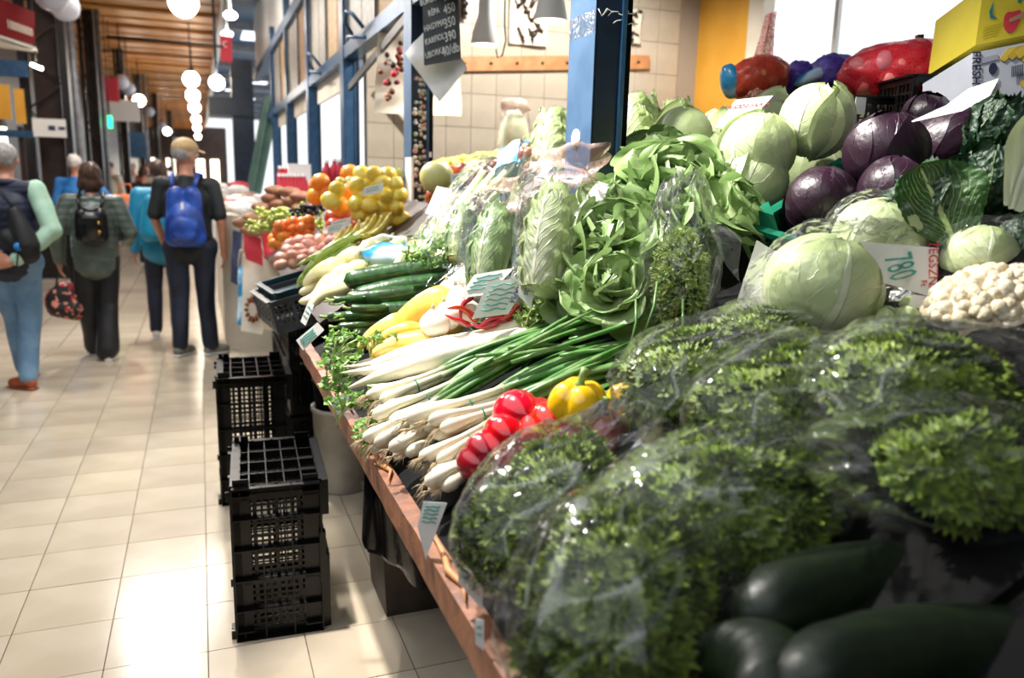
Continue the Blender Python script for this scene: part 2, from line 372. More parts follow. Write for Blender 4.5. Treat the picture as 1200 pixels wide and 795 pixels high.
scol = ['e8e4d8', 'd8c86a', 'c8452e', '3d76b0', '7fa35a', 'd9d2c4', 'e08a3a', '5a8f9c', 'c9b8a0', 'b03a52']
sm = [mat('sticker_print', c, 'f0eee6', 120, .5) for c in scol]
z = 1.98; q = 0
while z > 1.02:
    for xx in (-.032, -.008, .012):
        if random.random() < .85:
            r = random.uniform(.008, .014) if random.random() < .9 else .018
            g = G(); disc(g, (xx+random.uniform(-.006, .006), -.0805, z+random.uniform(-.008, .008)), r, (0, -1, 0), 10, r*random.uniform(.7, 1.1))
            g.build('fruit_sticker', random.choice(sm), P[4]); q += 1
    z -= .027
g = G(); g.box((-.05, -.02, 1.33), (.012, .13, .55)); g.build('worn_label_strip', M['paper'], P[4], False)
g = G(); g.box((.04, -.0812, 1.62), (.02, .002, .026)); g.build('small_sticker', M['paper'], P[4], False)
# beams and shutters
bl = struct(G().box((1.05, 8, 2.37), (.10, 12, .09)), 'trim_2', M['blue'])
struct(G().box((1.05, 8.9, 3.22), (.12, 14, .12)), 'trim_3', M['bluel'])
struct(G().box((1.1, 9, 3.85), (.08, 14, 1.1)), 'trim_4', M['white'])
ft = thing('shutter_row', 'row of brown and grey shutter boards above the blue posts', 'shutter', (1.05, 9, 2.42))
for i in range(16):
    y0 = 4.25+i*.5
    G().box((0, y0-9, .37), (.025, .47, .72)).build('shutter_board', M['wicker'] if i % 4 < 2 else M['panelg'], ft, False)
    if i % 2 == 0: G().box((-.02, y0-9-.25, .37), (.03, .03, .76)).build('shutter_rail', M['steel'], ft, False)
for i in range(3): G().box((.03, 7.0-9+2*i, -.16), (.03, 1.75, .2)).build('valance', M['cream'], ft, False)
# frosted lettering on one shutter board (illegible from here) and the awning cranks
for Y in (5.3, 7.2):
    t = thing('awning_crank', 'blue steel awning bracket hooked over the beam, ' + ('nearest one' if Y < 6 else 'second one'), 'bracket', (.98, Y, 2.4))
    G().tube([(0, -.15, .0), (-.06, -.12, .08), (-.08, -.02, .11), (-.07, .08, .06), (-.02, .12, 0)], .012, 8).build('hook', M['blue'], t)
    G().tube([(-.02, -.3, -.08), (-.05, .1, -.02), (-.02, .3, 0)], .012, 8).build('arm', M['blue'], t)
# steel ledge under the beam in the bay of the tiled wall
G().bar((1.02, 4.2, 2.30), (1.02, 5.9, 2.12), .02, .05).build('trim_5', M['iron'], None, False)['kind'] = 'structure'
struct(G().bar((1.25, 5.95, 2.15), (1.6, 5.95, 1.75), .02, .05), 'trim_6', M['cream'])
# far facade pieces on the right: dark column and draped sheets
far = thing('iron_column', 'dark blue iron column far along the stall row', 'column', (.75, 15, 0))
G().box((0, 0, 1.7), (.35, .35, 3.4)).build('shaft', M['navy'], far, False)
G().box((-.2, 0, 2.62), (.7, .5, .3)).build('bracket', M['navy'], far, False)
g = G(); g.sheet(8, 10, lambda u, v: (.75+.12*u+.25*(1-v)*.0+.35*v, 13.2+.05*math.sin(6*u), 1.1+1.6*v))
t = g.build('hanging_sheet', M['teald']); tag(t, 'grey green sheet hanging slanted at the far stall front', 'sheet')
# ---------------------------------------------------------------- left side of the aisle
wl = struct(G().box((-3.4, 36, 2.2), (.1, 50, 4.4)), 'wall_left', M['iron'])
struct(G().box((-5.5, 3.5, 2.2), (.1, 15, 4.4)), 'wall_left', M['ironb'])
struct(G().box((-.5, -4, 2.2), (10, .1, 4.4)), 'wall_front', M['ironb'])
struct(G().box((2.4, 0, 4.5), (3.9, 8, .08)), 'trim_7', M['bluel'])
def column(pl, pr, Y, label, pipe):
    a = aty(pl, 150, Y); b = aty(pr, 150, Y); wd = (b.x-a.x); cx = (a.x+b.x)/2
    t = thing('iron_column', label, 'column', (cx, Y, 0), 'dark iron columns on the left')
    G().box((0, .15, 2.2), (wd*.55, .12, 4.4)).build('web', M['ironb'], t, False)
    for s in (-1, 1): G().box((s*wd*.42, 0, 2.2), (wd*.16, .3, 4.4)).build('flange', M['iron'], t, False)
    for i in range(6):
        z0 = 1.9+i*.4; s = 1 if i % 2 else -1
        G().bar((-s*wd*.4, -.05, z0), (s*wd*.4, -.05, z0+.4), .05, .02).build('lattice_bar', M['ironb'], t, False)
    G().box((0, -.1, .35), (wd*1.1, .5, .7)).build('plinth', M['iron'], t, False)
    if pipe:
        x = aty(pipe, 150, Y).x-cx; G().tube([(x, -.2, 0), (x, -.2, 4.35)], .045, 10).build('drain_pipe', M['steel'], t)
    return t
column(30, 86, 13, 'dark iron column with a white sign on it, nearest on the left', 94)
column(100, 119, 17, 'dark iron column behind the first one with a pale blue pipe', 124)
column(138, 150, 22, 'narrow dark iron column third along the left side', 0)
column(160, 168, 27, 'narrow dark iron column fourth along the left side', 172)
column(178, 186, 33, 'narrow dark iron column fifth along the left side', 0)
column(196, 202, 42, 'far thin iron column at the end of the aisle', 0)
def card(name, corners, th, m, parent=None):
    """a flat board with thickness th, corners in order"""
    c = [V(p) for p in corners]; n = (c[1]-c[0]).cross(c[3]-c[0]).normalized()*th
    g = G(); g.add(c+[p+n for p in c], [(0, 1, 2, 3), (7, 6, 5, 4), (0, 4, 5, 1), (1, 5, 6, 2), (2, 6, 7, 3), (3, 7, 4, 0)]); return g.build(name, m, parent, False)
# red sign box
t = thing('shop_sign', 'red illuminated shop sign with pale lettering at the top left', 'sign')
sa = [at(-30, -14, 6.6), at(38, 14, 7.6), at(38, 52, 7.6), at(-30, 32, 6.6)]
card('sign_face', sa, -.02, M['red'], t); card('sign_band', [sa[3]+V((0, 0, .02)), sa[2]+V((0, 0, .02)), sa[2]-V((0, 0, .05)), sa[3]-V((0, 0, .05))], .03, M['steel'], t)
card('sign_soffit', [at(-30, 34, 6.6), at(42, 58, 7.6), at(44, 62, 8.4), at(-30, 52, 8.4)], .02, M['cream'], t)
def text(s, size, m, parent, ext=.0008, name='lettering'):
    cu = bpy.data.curves.new(name, 'FONT'); cu.body = s; cu.size = size; cu.extrude = ext; cu.resolution_u = 2; cu.align_x = 'CENTER'; cu.align_y = 'CENTER'
    o = bpy.data.objects.new(name, cu); me = bpy.data.meshes.new_from_object(o); bpy.data.objects.remove(o)
    me.materials.clear(); me.materials.append(m)
    r = bpy.data.objects.new(name, me); C.objects.link(r); r.parent = parent; return r
def frame_on(o, c, xd, yd):
    X = V(xd).normalized(); Z = X.cross(V(yd)).normalized(); Y = Z.cross(X); o.rotation_mode = 'QUATERNION'; o.rotation_quaternion = Matrix((X, Y, Z)).transposed().to_quaternion(); o.location = c
xd = sa[1]-sa[0]
o = text('100000000', .11, M['cream'], t, .002); frame_on(o, sa[3].lerp(sa[2], .72)+V((0, 0, .1))-xd.cross(V((0, 0, 1))).normalized()*-.03, xd, (0, 0, 1))
t = thing('batten_lamp', 'small lit tube lamp below the red sign', 'lamp', at(43, 78, 8)); G().bar((-.05, 0, .02), (.05, 0, -.02), .03, .03).build('tube', M['lamps'], t, False)
t = thing('notice_board', 'white rectangular notice on the first iron column', 'sign', aty(58, 150, 12.7))
G().box((0, 0, 0), (.40, .02, .24)).build('board', M['white'], t, False); G().box((.03, -.014, 0), (.08, .01, .06)).box((.15, -.014, 0), (.08, .01, .04)).build('pictogram', M['inkd'], t, False)
# lit shop at the far left
sh = thing('market_shop', 'small market shop with lit orange panels and blue frame', 'shop', (-2.9, 12.6, 0))
for i, (xa, xb, ya, yb, m) in enumerate([(-20, 14, 98, 140, 'orange'), (16, 31, 104, 145, 'orange'), (-20, 9, 148, 168, 'lampg'), (20, 33, 148, 215, 'ironb')]):
    a = aty(xa, ya, 12.4); b = aty(xb, yb, 12.4)
    G().box(((a.x+b.x)/2+2.9, -.2, (a.z+b.z)/2), (b.x-a.x, .03, a.z-b.z)).build('panel', M[m], sh, False)
a = aty(-25, 97, 12.4); b = aty(34, 97, 12.4)
G().box(((a.x+b.x)/2+2.9, -.22, a.z+.2), (b.x-a.x, .08, .2)).build('fascia', M['blue'], sh, False); G().box(((a.x+b.x)/2+2.9, -.22, a.z-.62), (b.x-a.x, .06, .09)).build('rail', M['blue'], sh, False)
G().box((-.3, .1, 1.2), (1.6, .3, 2.4)).build('counter', M['ironb'], sh, False)
for i, (px, py, Y, wd, hg, c, lab) in enumerate([(131, 105, 18, .25, .45, 'redp', 'red banner'), (146, 130, 20, .6, .45, 'white', 'white lit box sign with red print'), (160, 170, 25, .5, .7, 'blue', 'blue banner')]):
    p = aty(px, py, Y); tag(G().box((0, 0, 0), (wd, .08, hg)).build('banner', M[c], None, False, loc=p), 'small ' + lab + ' hanging by the far left columns', 'sign')
p = aty(129, 143, 17.5); tag(G().box((0, 0, 0), (.07, .04, .22)).build('neon_sign', emis('green_neon', '20ff90', 4), None, False, loc=p), 'tiny green neon cross far down the left side', 'sign')
# backdrop at the far end of the aisle: shop front with bright openings
eb = struct(G().box((-1.2, 58, 2.2), (6, .2, 4.6)), 'wall_far', M['ironb'])
for i in range(5): G().box((-2.6+.9*i, 57.8, 1.6), (.5, .1, 1.6)).build('lit_opening', M['lampg'], eb, False)
# globe lamps
def globe(p, lit, r, label):
    t = thing('globe_lamp', label, 'lamp', p, 'round globe lamps over the aisle')
    G().blob((0, 0, 0), r, 20, 12).build('globe', M['lamp'] if lit else M['wglobe'], t)
    G().tube([(0, 0, r*.9), (0, 0, 4.38-p[2])], .012, 6).build('rod', M['iron'], t); G().lathe([(.02, .06), (.06, .03), (.06, -.01), (.0, -.01)], 12, (0, 0, r)).build('cap', M['iron'], t)
for i, (x, y, Y) in enumerate([(215, 3, 9.7), (224, 93, 17.5), (226, 112, 20.6), (228, 126, 24.5), (230, 140, 31), (231, 150, 38), (232, 160, 48)]):
    globe(aty(x, y, Y), True, .15, 'lit round globe lamp of the middle row, ' + ['nearest one', 'second', 'third', 'fourth', 'fifth', 'sixth', 'farthest'][i] + ' from the camera')
for i, (x, y, Y, l) in enumerate([(76, 8, 10.2, 0), (60, -6, 9.0, 0), (142, 96, 18.5, 0), (150, 104, 20, 0), (163, 118, 23.6, 1), (175, 131, 27.6, 0), (190, 147, 34, 0), (196, 154, 38, 1), (205, 164, 46, 0)]):
    globe(aty(x, y, Y), bool(l), .15, ('lit' if l else 'unlit grey') + ' globe lamp over the left columns, ' + ['nearest whole one', 'cut by the top edge', 'left one of the first far pair', 'right one of the first far pair', 'third along the row', 'fourth along the row', 'fifth along the row', 'sixth along the row', 'last along the row'][i])
t = thing('spotlight', 'very bright white spotlight above the far right stalls', 'lamp', at(254, 97, 11)); G().blob((0, 0, 0), (.1, .1, .1), 16, 10).build('lens', M['lamps'], t); G().tube([(0, 0, .1), (0, 0, 1.2)], .02, 6).build('stem', M['navy'], t)
for i, (x, y, d) in enumerate([(270, 18, 10), (266, 40, 12)]):
    t = thing('track_lamp', 'small round white lamp on the gallery edge, ' + ['upper one', 'lower one'][i], 'lamp', at(x, y, d)); G().blob((0, 0, 0), (.08, .08, .05), 14, 8).build('lens', M['lamps'], t); G().tube([(0, 0, .04), (0, 0, .4)], .015, 6).build('stem', M['white'], t)
t = tag(G().box((0, 0, 0), (.16, .05, .38)).build('flag', M['redp'], None, False, loc=at(265, 57, 12)), 'red flag with white crescent hanging at the ceiling edge', 'flag')
G().tube([(math.cos(a/6)*.04, -.03, math.sin(a/6)*.04+.06) for a in range(4, 34)], [.009*math.sin(PI*(i+.5)/30) for i in range(30)], 6).build('crescent', M['white'], t)
# long drooping cable under the ceiling
tag(G().tube([at(125, 43, 10.6), at(170, 46, 10.6), at(215, 50, 10.6), at(262, 55, 10.6)], .018, 6).build('cable', M['iron']), 'black cable strung across the aisle under the ceiling', 'cable')
# ---------------------------------------------------------------- back of the stall: rail, posters, lamps, chalkboard
def onwall(x, y): return aty(x, y, 5.98)
a, b = onwall(528, 75), onwall(760, 73)
t = thing('peg_rail', 'reddish pine peg rail with dark screws on the tiled wall', 'rail', (a+b)/2)
d = (b-a)/2; G().bar(-d, d, .03, .105).build('board', M['woodp'], t, False)
for i in range(8): G().blob(-d+d*2*(i+.5)/8+V((0, -.02, 0)), .012, 8, 5).build('screw', M['ironb'], t)
def wallposter(x0, y0, x1, y1, label, m, m2, n):
    a = onwall(x0, y0); b = onwall(x1, y1); t = thing('wall_print', label, 'poster', ((a.x+b.x)/2, 5.97, (a.z+b.z)/2)); w_, h_ = b.x-a.x, a.z-b.z
    G().sheet(6, 8, lambda u, v: (u*w_/2, -.01-.01*math.sin(5*v+3*u), (v-.5)*h_)).build('sheet', m, t)
    for i in range(n):
        g = G(); x = random.uniform(-.42, .42)*w_; z = random.uniform(-.45, .45)*h_; pts = [(x+random.uniform(-.09, .09)*w_*j*.6, -.024, z+random.uniform(-.08, .08)*h_*j*.6) for j in range(4)]
        g.tube(pts, random.uniform(.006, .016), 5).build('ink_mark', m2, t)
    return t
wallposter(598, -40, 640, 55, 'cream print with black animal drawings left of the near post', M['cream'], M['ironb'], 26)
wallposter(731, 10, 749, 52, 'small cream print with black figures right of the near post', M['cream'], M['iron'], 12)
wallposter(540, -30, 546, 24, 'dark branch shaped wall hanging beside the chalkboard', M['ironb'], M['iron'], 16)
def pendant(x, y, d, r, label):
    p = at(x, y, d); t = thing('pendant_lamp', label, 'lamp', p, 'white pendant lamps in the stall')
    G().lathe([(r, 0), (r*.98, .02), (r*.8, r*1.1), (r*.5, r*2.0), (r*.42, r*4.2), (r*.3, r*4.4), (.0, r*4.4)], 24).build('shade', M['white'], t)
    G().lathe([(r*.9, .012), (0, .02)], 24).build('bulb', M['lampg'], t); G().tube([(0, 0, r*4.4), (0, 0, 1.4)], .008, 6).build('cord', M['white'], t)
    l = bpy.data.lights.new('pendant_bulb', 'SPOT'); l.energy = 60; l.spot_size = 2.2; l.shadow_soft_size = .05; l.color = (1, .93, .82)
    o = bpy.data.objects.new('pendant_bulb', l); C.objects.link(o); o.parent = t; o.location = (0, 0, .01)
pendant(568, 53, 4.4, .078, 'slim white pendant lamp right of the chalkboard')
pendant(645, 25, 4.0, .085, 'wide white pendant lamp just left of the near post')
p = at(591, 40, 4.2); t = thing('wire_hook', 'thin wire hook hanging between the two pendant lamps', 'hook', p)
G().tube([(0, 0, .6), (0, 0, .05), (.01, 0, -.03), (-.01, 0, -.11), (-.035, 0, -.12), (-.045, 0, -.08)], .005, 6).build('wire', M['steel'], t)
# chalkboard hanging from the second post, papers behind
cb = [at(494, -26, 3.62), at(535, -36, 3.55), at(539, 68, 3.55), at(497, 76, 3.62)]
t = thing('chalkboard', 'grey chalkboard with white handwritten price list hung on the second post', 'board')
card('slate', cb, .012, M['chalkb'], t)
rows = [('ZELLER', '450'), ('BURGONYA', '380'), ('RÉPA', '450'), ('HAGYMA', '350'), ('KARFIOL', '390'), ('UBORKA', '40/db')]
ax = (cb[1]-cb[0]); ay = (cb[0]-cb[3]); nn = ax.cross(ay).normalized()
if nn.dot(O-cb[0]) < 0: nn = -nn
for i, (l, r) in enumerate(rows):
    for s, u, sz in ((l, .34, .030), (r, .78, .046)):
        o = text(s, sz, M['chalk'], t, .001); frame_on(o, cb[3]+ax*u+ay*(.88-.155*i)+ax*0+nn*.005, ax+ay*.06, ay); o.scale = (.85, 1.35, 1)
def crumple(g, corners, th=.012, nu=14, nv=14, seed=0, mi=0):
    c = [V(p) for p in corners]; n = (c[1]-c[0]).cross(c[3]-c[0]).normalized()
    g.sheet(nu, nv, lambda u, v: (lambda p: p + n*n3(p, 9, seed)*th)(c[3].lerp(c[2], (u+1)/2).lerp(c[0].lerp(c[1], (u+1)/2), v)), mi); return g
t = tag(crumple(G(), [at(474, 62, 3.75), at(510, 20, 3.7), at(549, 82, 3.65), at(515, 120, 3.7)], .03, seed=3).build('paper_sheet', M['paper']), 'white sheet of wrapping paper hanging behind the chalkboard', 'paper')
tw = tag(crumple(G(), [at(443, 28, 4.6), at(541, 40, 4.8), at(540, 136, 4.8), at(439, 132, 4.6)], .03, seed=9).build('tea_towel', M['cream']), 'cream printed tea towel hanging behind the second post', 'towel')
ax, ay = at(541, 40, 4.78)-at(443, 28, 4.58), at(439, 132, 4.58)-at(443, 28, 4.58)
for i in range(26):
    u, v = (random.uniform(.05, .3), random.uniform(.15, .85)); p = at(443, 28, 4.56)+ax*u+ay*v; g = G(); disc(g, (0, 0, 0), random.uniform(.012, .022), V(O)-p, 8); g.build('print_motif', random.choice([M['wood'], M['redp'], M['ironb']]), tw, loc=p)

for o in [x for x in C.objects if x.parent is None and x.name.split('.')[0] in ('flag', 'banner', 'neon_sign', 'batten_lamp', 'shop_sign', 'track_lamp')]:
    h_ = 4.34-o.location.z
    if o.name.startswith('shop_sign'): a = at(10, 0, 7.2); G().tube([a, (a.x, a.y, 4.4)], .02, 6).build('hanger', M['iron'], o); continue
    G().tube([(0, 0, .05), (0, 0, h_)], .008, 6).build('hanger', M['iron'], o)
# ================================================================== DISPLAY STAND
def zb(x, y=0): return zbed(x, y)
st = thing('display_stand', 'rough wooden market stall table with a reddish splintered front board', 'stall table', (.6, 1.4, 0))
def rel(p, o): return V(p)-V(o)
o_ = V((.6, 1.4, 0))
g = G(); n_ = 40; vs = []
for i in range(n_+1):
    y = .1+2.92*i/n_; w1 = .004*noise.noise(V((y*9, 0, 0))); w2 = .004*noise.noise(V((y*12, 4, 0)))
    vs += [(.322+w2, y, .835+w1), (.322+w1, y, .893+w2), (.352, y, .898+w1), (.352, y, .835)]
g.add([V(v)-o_ for v in vs], [(4*i+k, 4*i+(k+1) % 4, 4*i+4+(k+1) % 4, 4*i+4+k) for i in range(n_) for k in range(4)])
g.build('front_board', M['wood'], st, False)
for i in range(7):
    y = .32+.4*i; a = V((.35, y, zb(.35)-.035)); b = V((1.60, y, zb(1.60)-.035)); G().bar(a-o_, b-o_, .38, .02).build('plank', M['blackm'], st, False)  # shade in the gaps between produce put into the black plank colour
for x, ys in ((.72, (.3, 1.5)), (1.3, (.3, 1.6, 2.9))):
    for y in ys: G().box(V((x, y, .42))-o_, (.07, .07, .84)).build('leg', M['ironb'], st, False)
for i in range(3):
    g = G(); y = 1.0+.5*i; pts = [V((.325+.02*random.random(), y+.05*j, .9+.004*random.random()))-o_ for j in range(6)]; g.tube(pts, [.001, .005, .007, .006, .004, .001], 5); g.build('splinter', M['woodp'], st)
# crates and shelves that carry the upper tiers (black fruit crates seen in the gaps)
def crate_mesh(L, W, H, slot=.022, rail=.012):
    """slatted fruit crate: corner posts, top and bottom rails, thin slats on four sides, grid floor"""
    g = G(); t_ = .006
    for sx in (-1, 1):
        for sy in (-1, 1): g.box((sx*(L/2-.012), sy*(W/2-.012), H/2), (.024, .024, H))
    for z, h in ((rail*.9, rail*1.8), (H-rail, rail*2), (H*.5, rail)):
        for s in (-1, 1): g.box((0, s*(W/2-t_/2), z), (L, t_*1.6, h)); g.box((s*(L/2-t_/2), 0, z), (t_*1.6, W, h))
    nx = int(L/slot/1.6); ny = int(W/slot/1.6)
    for i in range(1, nx):
        for s in (-1, 1): g.box((-L/2+L*i/nx, s*(W/2-t_/2), H/2), (.005, t_, H*.96))
    for i in range(1, ny):
        for s in (-1, 1): g.box((s*(L/2-t_/2), -W/2+W*i/ny, H/2), (t_, .005, H*.96))
    m = int((H-.03)/.016)
    return g
# ================================================================== PRODUCE MATERIALS
VM = dict(
 cuc=mat('cucumber_skin', '1d3a1a', '2f5526', 35, .28, .35, 70, coat=.3, rnd=.25), zuc=mat('zucchini_skin', '0a1508', '121f0d', 40, .42, .25, 90),
 stem=mat('green_stem', '6f8f45', '8fae5c', 40, .5), daikon=mat('daikon_skin', 'e9e2d0', 'd6c6a8', 14, .38, .25, 120, rnd=.08, sss=.08, lo=.4, hi=.8),
 yel=mat('pale_yellow_pepper', 'f0c04a', 'f4d884', 7, .22, coat=.5, rnd=.1, sss=.06), yel2=mat('yellow_bell_pepper', 'f2b90a', 'f5c51c', 8, .18, coat=.6, sss=.05), wax=mat('cream_wax_pepper', 'eee3a6', 'f3ecc6', 9, .25, coat=.4, rnd=.12, sss=.06),
 redb=mat('red_bell_pepper', 'c41208', 'e0240e', 8, .15, coat=.7, rnd=.2), redd=mat('dark_red_pepper', '7a0a12', 'a31420', 8, .2, coat=.6, rnd=.2), chil=mat('chilli_skin', 'a5060c', 'c81014', 8, .18, coat=.6, rnd=.2),
 onion=mat('spring_onion', 'e8dfca', '4d8238', use='t', lo=.14, hi=.42, rough=.35, rnd=.2, trans=.1, tmix=('dfe6b5', .25)), root=mat('onion_root', 'd9c6a4', 'b79f79', 60, .8), band=mat('green_rubber_band', '2a8f6d', rough=.5),
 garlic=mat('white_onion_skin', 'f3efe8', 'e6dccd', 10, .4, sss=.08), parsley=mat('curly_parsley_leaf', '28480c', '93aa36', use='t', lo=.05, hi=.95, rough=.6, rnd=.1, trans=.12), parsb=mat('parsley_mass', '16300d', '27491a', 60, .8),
 dill=mat('dill_frond', '5f7f34', 'a9b868', use='t', lo=0, hi=1, rough=.5, trans=.25), herb=mat('celery_leaf', '4f7f2a', '9bc063', use='t', lo=0, hi=1, rough=.5, trans=.25), dhb=mat('celery_stalk', 'a9c078', 'c7d69b', 30, .4),
 cabi=mat('cabbage_core', 'cfdca6', 'b4c985', 8, .4), bnet=mat('bean_skin', '9cb955', 'b7cf74', 20, .4, rnd=.2), ban=mat('banana_skin', 'e6cf5f', 'c9b64a', 14, .4, rnd=.15), lem=mat('lemon_skin', 'efc93a', 'f4db6c', 20, .35, .25, 120, rnd=.15),
 orn=mat('orange_skin', 'ee8a1d', 'f29d35', 20, .35, .3, 160, rnd=.2), man=mat('mandarin_skin', 'ec7a22', 'f08f3a', 20, .35, .3, 160, rnd=.2), pot=mat('pink_potato_skin', 'c58571', 'd9a38c', 18, .55, .3, 60, rnd=.2), kiwi=mat('sweet_potato_skin', '9b6a4e', 'b8866a', 20, .6, .3, 60, rnd=.2),
 app=mat('apple_skin', 'b3261b', 'd9a54a', 6, .25, coat=.4, rnd=.3), peach=mat('peach_skin', 'e58a3c', 'd3553a', 6, .5, rnd=.2), tom=mat('tomato_skin', 'c1392a', 'd46a52', 7, .25, coat=.3, rnd=.15), grape=mat('green_grape', '9fae4a', 'b9c46a', 10, .25, rnd=.2), dgrape=mat('black_grape', '1d1a2c', '30283c', 10, .3), pear=mat('small_yellow_fruit', 'c9b64f', '9fa045', 8, .4, rnd=.3),
 melon=mat('pale_melon', 'e6e19b', 'd5cf7a', 8, .4), caul=mat('cauliflower_curd', 'e6d9bd', 'd8c7a4', 40, .65, .6, 220, sss=.1), netr=mat('red_net', 'c8202c', 'e03a45', 60, .35, .6, 120), neto=mat('orange_net', 'd4522f', 'e47a48', 60, .4, .6, 120), netp=mat('purple_net', '43308a', '5a3fa8', 60, .4, .8, 120), bluefilm=mat('blue_print_film', '2c8fc4', 'bcd9e8', 5, .25, lo=.45, hi=.55),
 celery=mat('celery_pale', 'c5d798', 'dbe6ba', 20, .35, .2, 60, rnd=.1), foil=film('printed_film_pink', .5, .4, (.42, .27, .22)),
 cabl=leafmat('white_cabbage_leaf', 'dfe5c2', 'b2c585', 'eff2da', 7, .05, .6, .45, .6), redl=leafmat('red_cabbage_leaf', '1c0f19', '2e1828', '6d5b68', 8, .035, .3, .33, .55, trans=.02), redh=mat('red_cabbage_core', '1c0f19', '2e1828', 9, .35, .4, 40), savh=mat('savoy_core', '1c3a16', '2c5222', 30, .5, .9, 60), savp=leafmat('savoy_pale_veined_leaf', '3a6a2a', '24491a', 'c3d392', 8, .16, 1.0, .5, .9, 0, .08, (0, .7), .9),
 sav=leafmat('savoy_leaf', '2b5030', '1a3622', '7f9c62', 6, .05, .4, .5, 1.0, 0, .05, (0, .7)), lett=leafmat('butter_lettuce_leaf', 'e4ecc0', '648f3c', 'e6edc4', 5, .05, .45, .38, .45, 0, .28, (.05, .75)),
 napa=leafmat('napa_leaf', 'edf0cf', '98b65e', 'f2f3dc', 9, .16, .8, .4, .9, 0, .2, (.1, 1)), napad=leafmat('dark_frilly_leaf', 'd6e2a4', '4e7c38', 'dfe9bd', 11, .12, .6, .4, .9, 0, .2, (.05, .7)),
)
# ================================================================== PRODUCE SHAPES (local +X along the length)
def rnd_ends(n, r, a=.12, b=.12):
    out = []
    for i in range(n+1):
        v = i/n; k = 1
        if v < a: k = math.sqrt(max(0, 1-((a-v)/a)**2))
        if v > 1-b: k = math.sqrt(max(0, 1-((v-1+b)/b)**2))
        out.append(max(.0008, r*k))
    return out
def bend(L, n, amp=0, amp2=0, x0=None): return [V((L*(i/n-.5), amp*math.sin(PI*i/n), amp2*math.sin(2*PI*i/n))) for i in range(n+1)]
def mk_cuc(L=.38, r=.034, m='cuc', amp=.012, nm='cucumber', cat='cucumber'):
    t = thing(nm, 'x', cat); rr = rnd_ends(26, r, .1, .08) if m != 'zuc' else rnd_ends(26, r, .22, .2); rr = [q*(1-.12*abs(i/26-.45)) for i, q in enumerate(rr)]
    G().tube(bend(L, 26, amp), rr, 16, prof=lambda a, v: 1+.035*math.cos(5*a)+.012*math.sin(40*v+3*a)).build('skin', VM[m], t)
    G().tube([(L/2-.008, 0, 0), (L/2+.012, 0, .002), (L/2+.03, 0, .008)], [.008, .006, .007], 7).build('stem', VM['stem'], t); return t
def mk_daikon():
    t = thing('daikon_radish', 'x', 'radish'); L = .40; n = 22
    rr = [max(.002, .0265*(min(1, (i/n)*2.2+.02)**.75))*(math.sqrt(max(.02, 1-((i/n-.93)/.07)**2)) if i/n > .93 else 1) for i in range(n+1)]
    G().tube(bend(L, n, .012, .006), rr, 14, prof=lambda a, v: 1+.02*math.sin(50*v)+.02*math.cos(2*a)).build('root', VM['daikon'], t)
    g = G()
    for i in range(6):
        a = 2*PI*i/6; g.tube([(L/2-.004, .012*math.cos(a), .012*math.sin(a)), (L/2+.03, .02*math.cos(a), .02*math.sin(a))], [.005, .003], 6)
    o = g.build('cut_leaf_stubs', VM['stem'], t); o['kind'] = 'stuff'; return t
def mk_longpepper(m='yel', L=.20, r=.036):
    t = thing('yellow_pepper', 'x', 'pepper'); n = 20
    rr = [r*math.sqrt(max(.003, 1-(abs(i/n-.72)/.28)**2.2)) if i/n > .72 else r*max(.12, ((i/n+.06)/.78)**.62) for i in range(n+1)]; rr[0] = .002
    G().tube(bend(L, n, .02, -.008), rr, 18, prof=lambda a, v: 1+.10*math.cos(3*a+1)*v+.03*math.sin(9*v+2*a)).build('skin', VM[m], t)
    G().tube([(L/2-.012, 0, 0), (L/2+.01, .004, .003), (L/2+.03, .012, .01)], [.012, .006, .006], 8).build('stem', VM['stem'], t); return t
def mk_bell(m='redb', nm='bell_pepper', R=.05):
    t = thing(nm, 'x', 'pepper')
    def fn(d, th, ph):
        s = math.sin(th); lob = abs(math.cos(2*ph+.3))**.7
        return (1-.20*(1-lob)*s**.6)*(1-.32*math.exp(-(th/.35)**2))*(1-.12*math.exp(-((PI-th)/.5)**2)) * (1-.12*max(0, -d.z))
    G().blob((0, 0, 0), (R, R, R*.98), 40, 24, fn).build('skin', VM[m], t)
    G().tube([(0, 0, R*.62), (.001, 0, R*.8), (.003, 0, R*1.02), (.008, 0, R*1.25)], [.014, .006, .0055, .0075], 9).build('stem', VM['stem'], t); return t
def mk_chilli():
    t = thing('red_chilli', 'x', 'chilli'); n = 14; pts = [V((.13*(i/n-.5), .03*math.sin(PI*i/n*.9), .006*math.sin(5*i/n))) for i in range(n+1)]
    G().tube(pts, [max(.001, .0155*(i/n)**.5)*(1 if i < n else .6) for i in range(n+1)], 10, prof=lambda a, v: 1+.1*math.sin(17*v+a)).build('skin', VM['chil'], t)
    e = pts[-1]; G().tube([e, e+V((.012, -.004, .002)), e+V((.03, -.004, .01))], [.007, .0028, .003], 7).build('stem', VM['stem'], t); return t
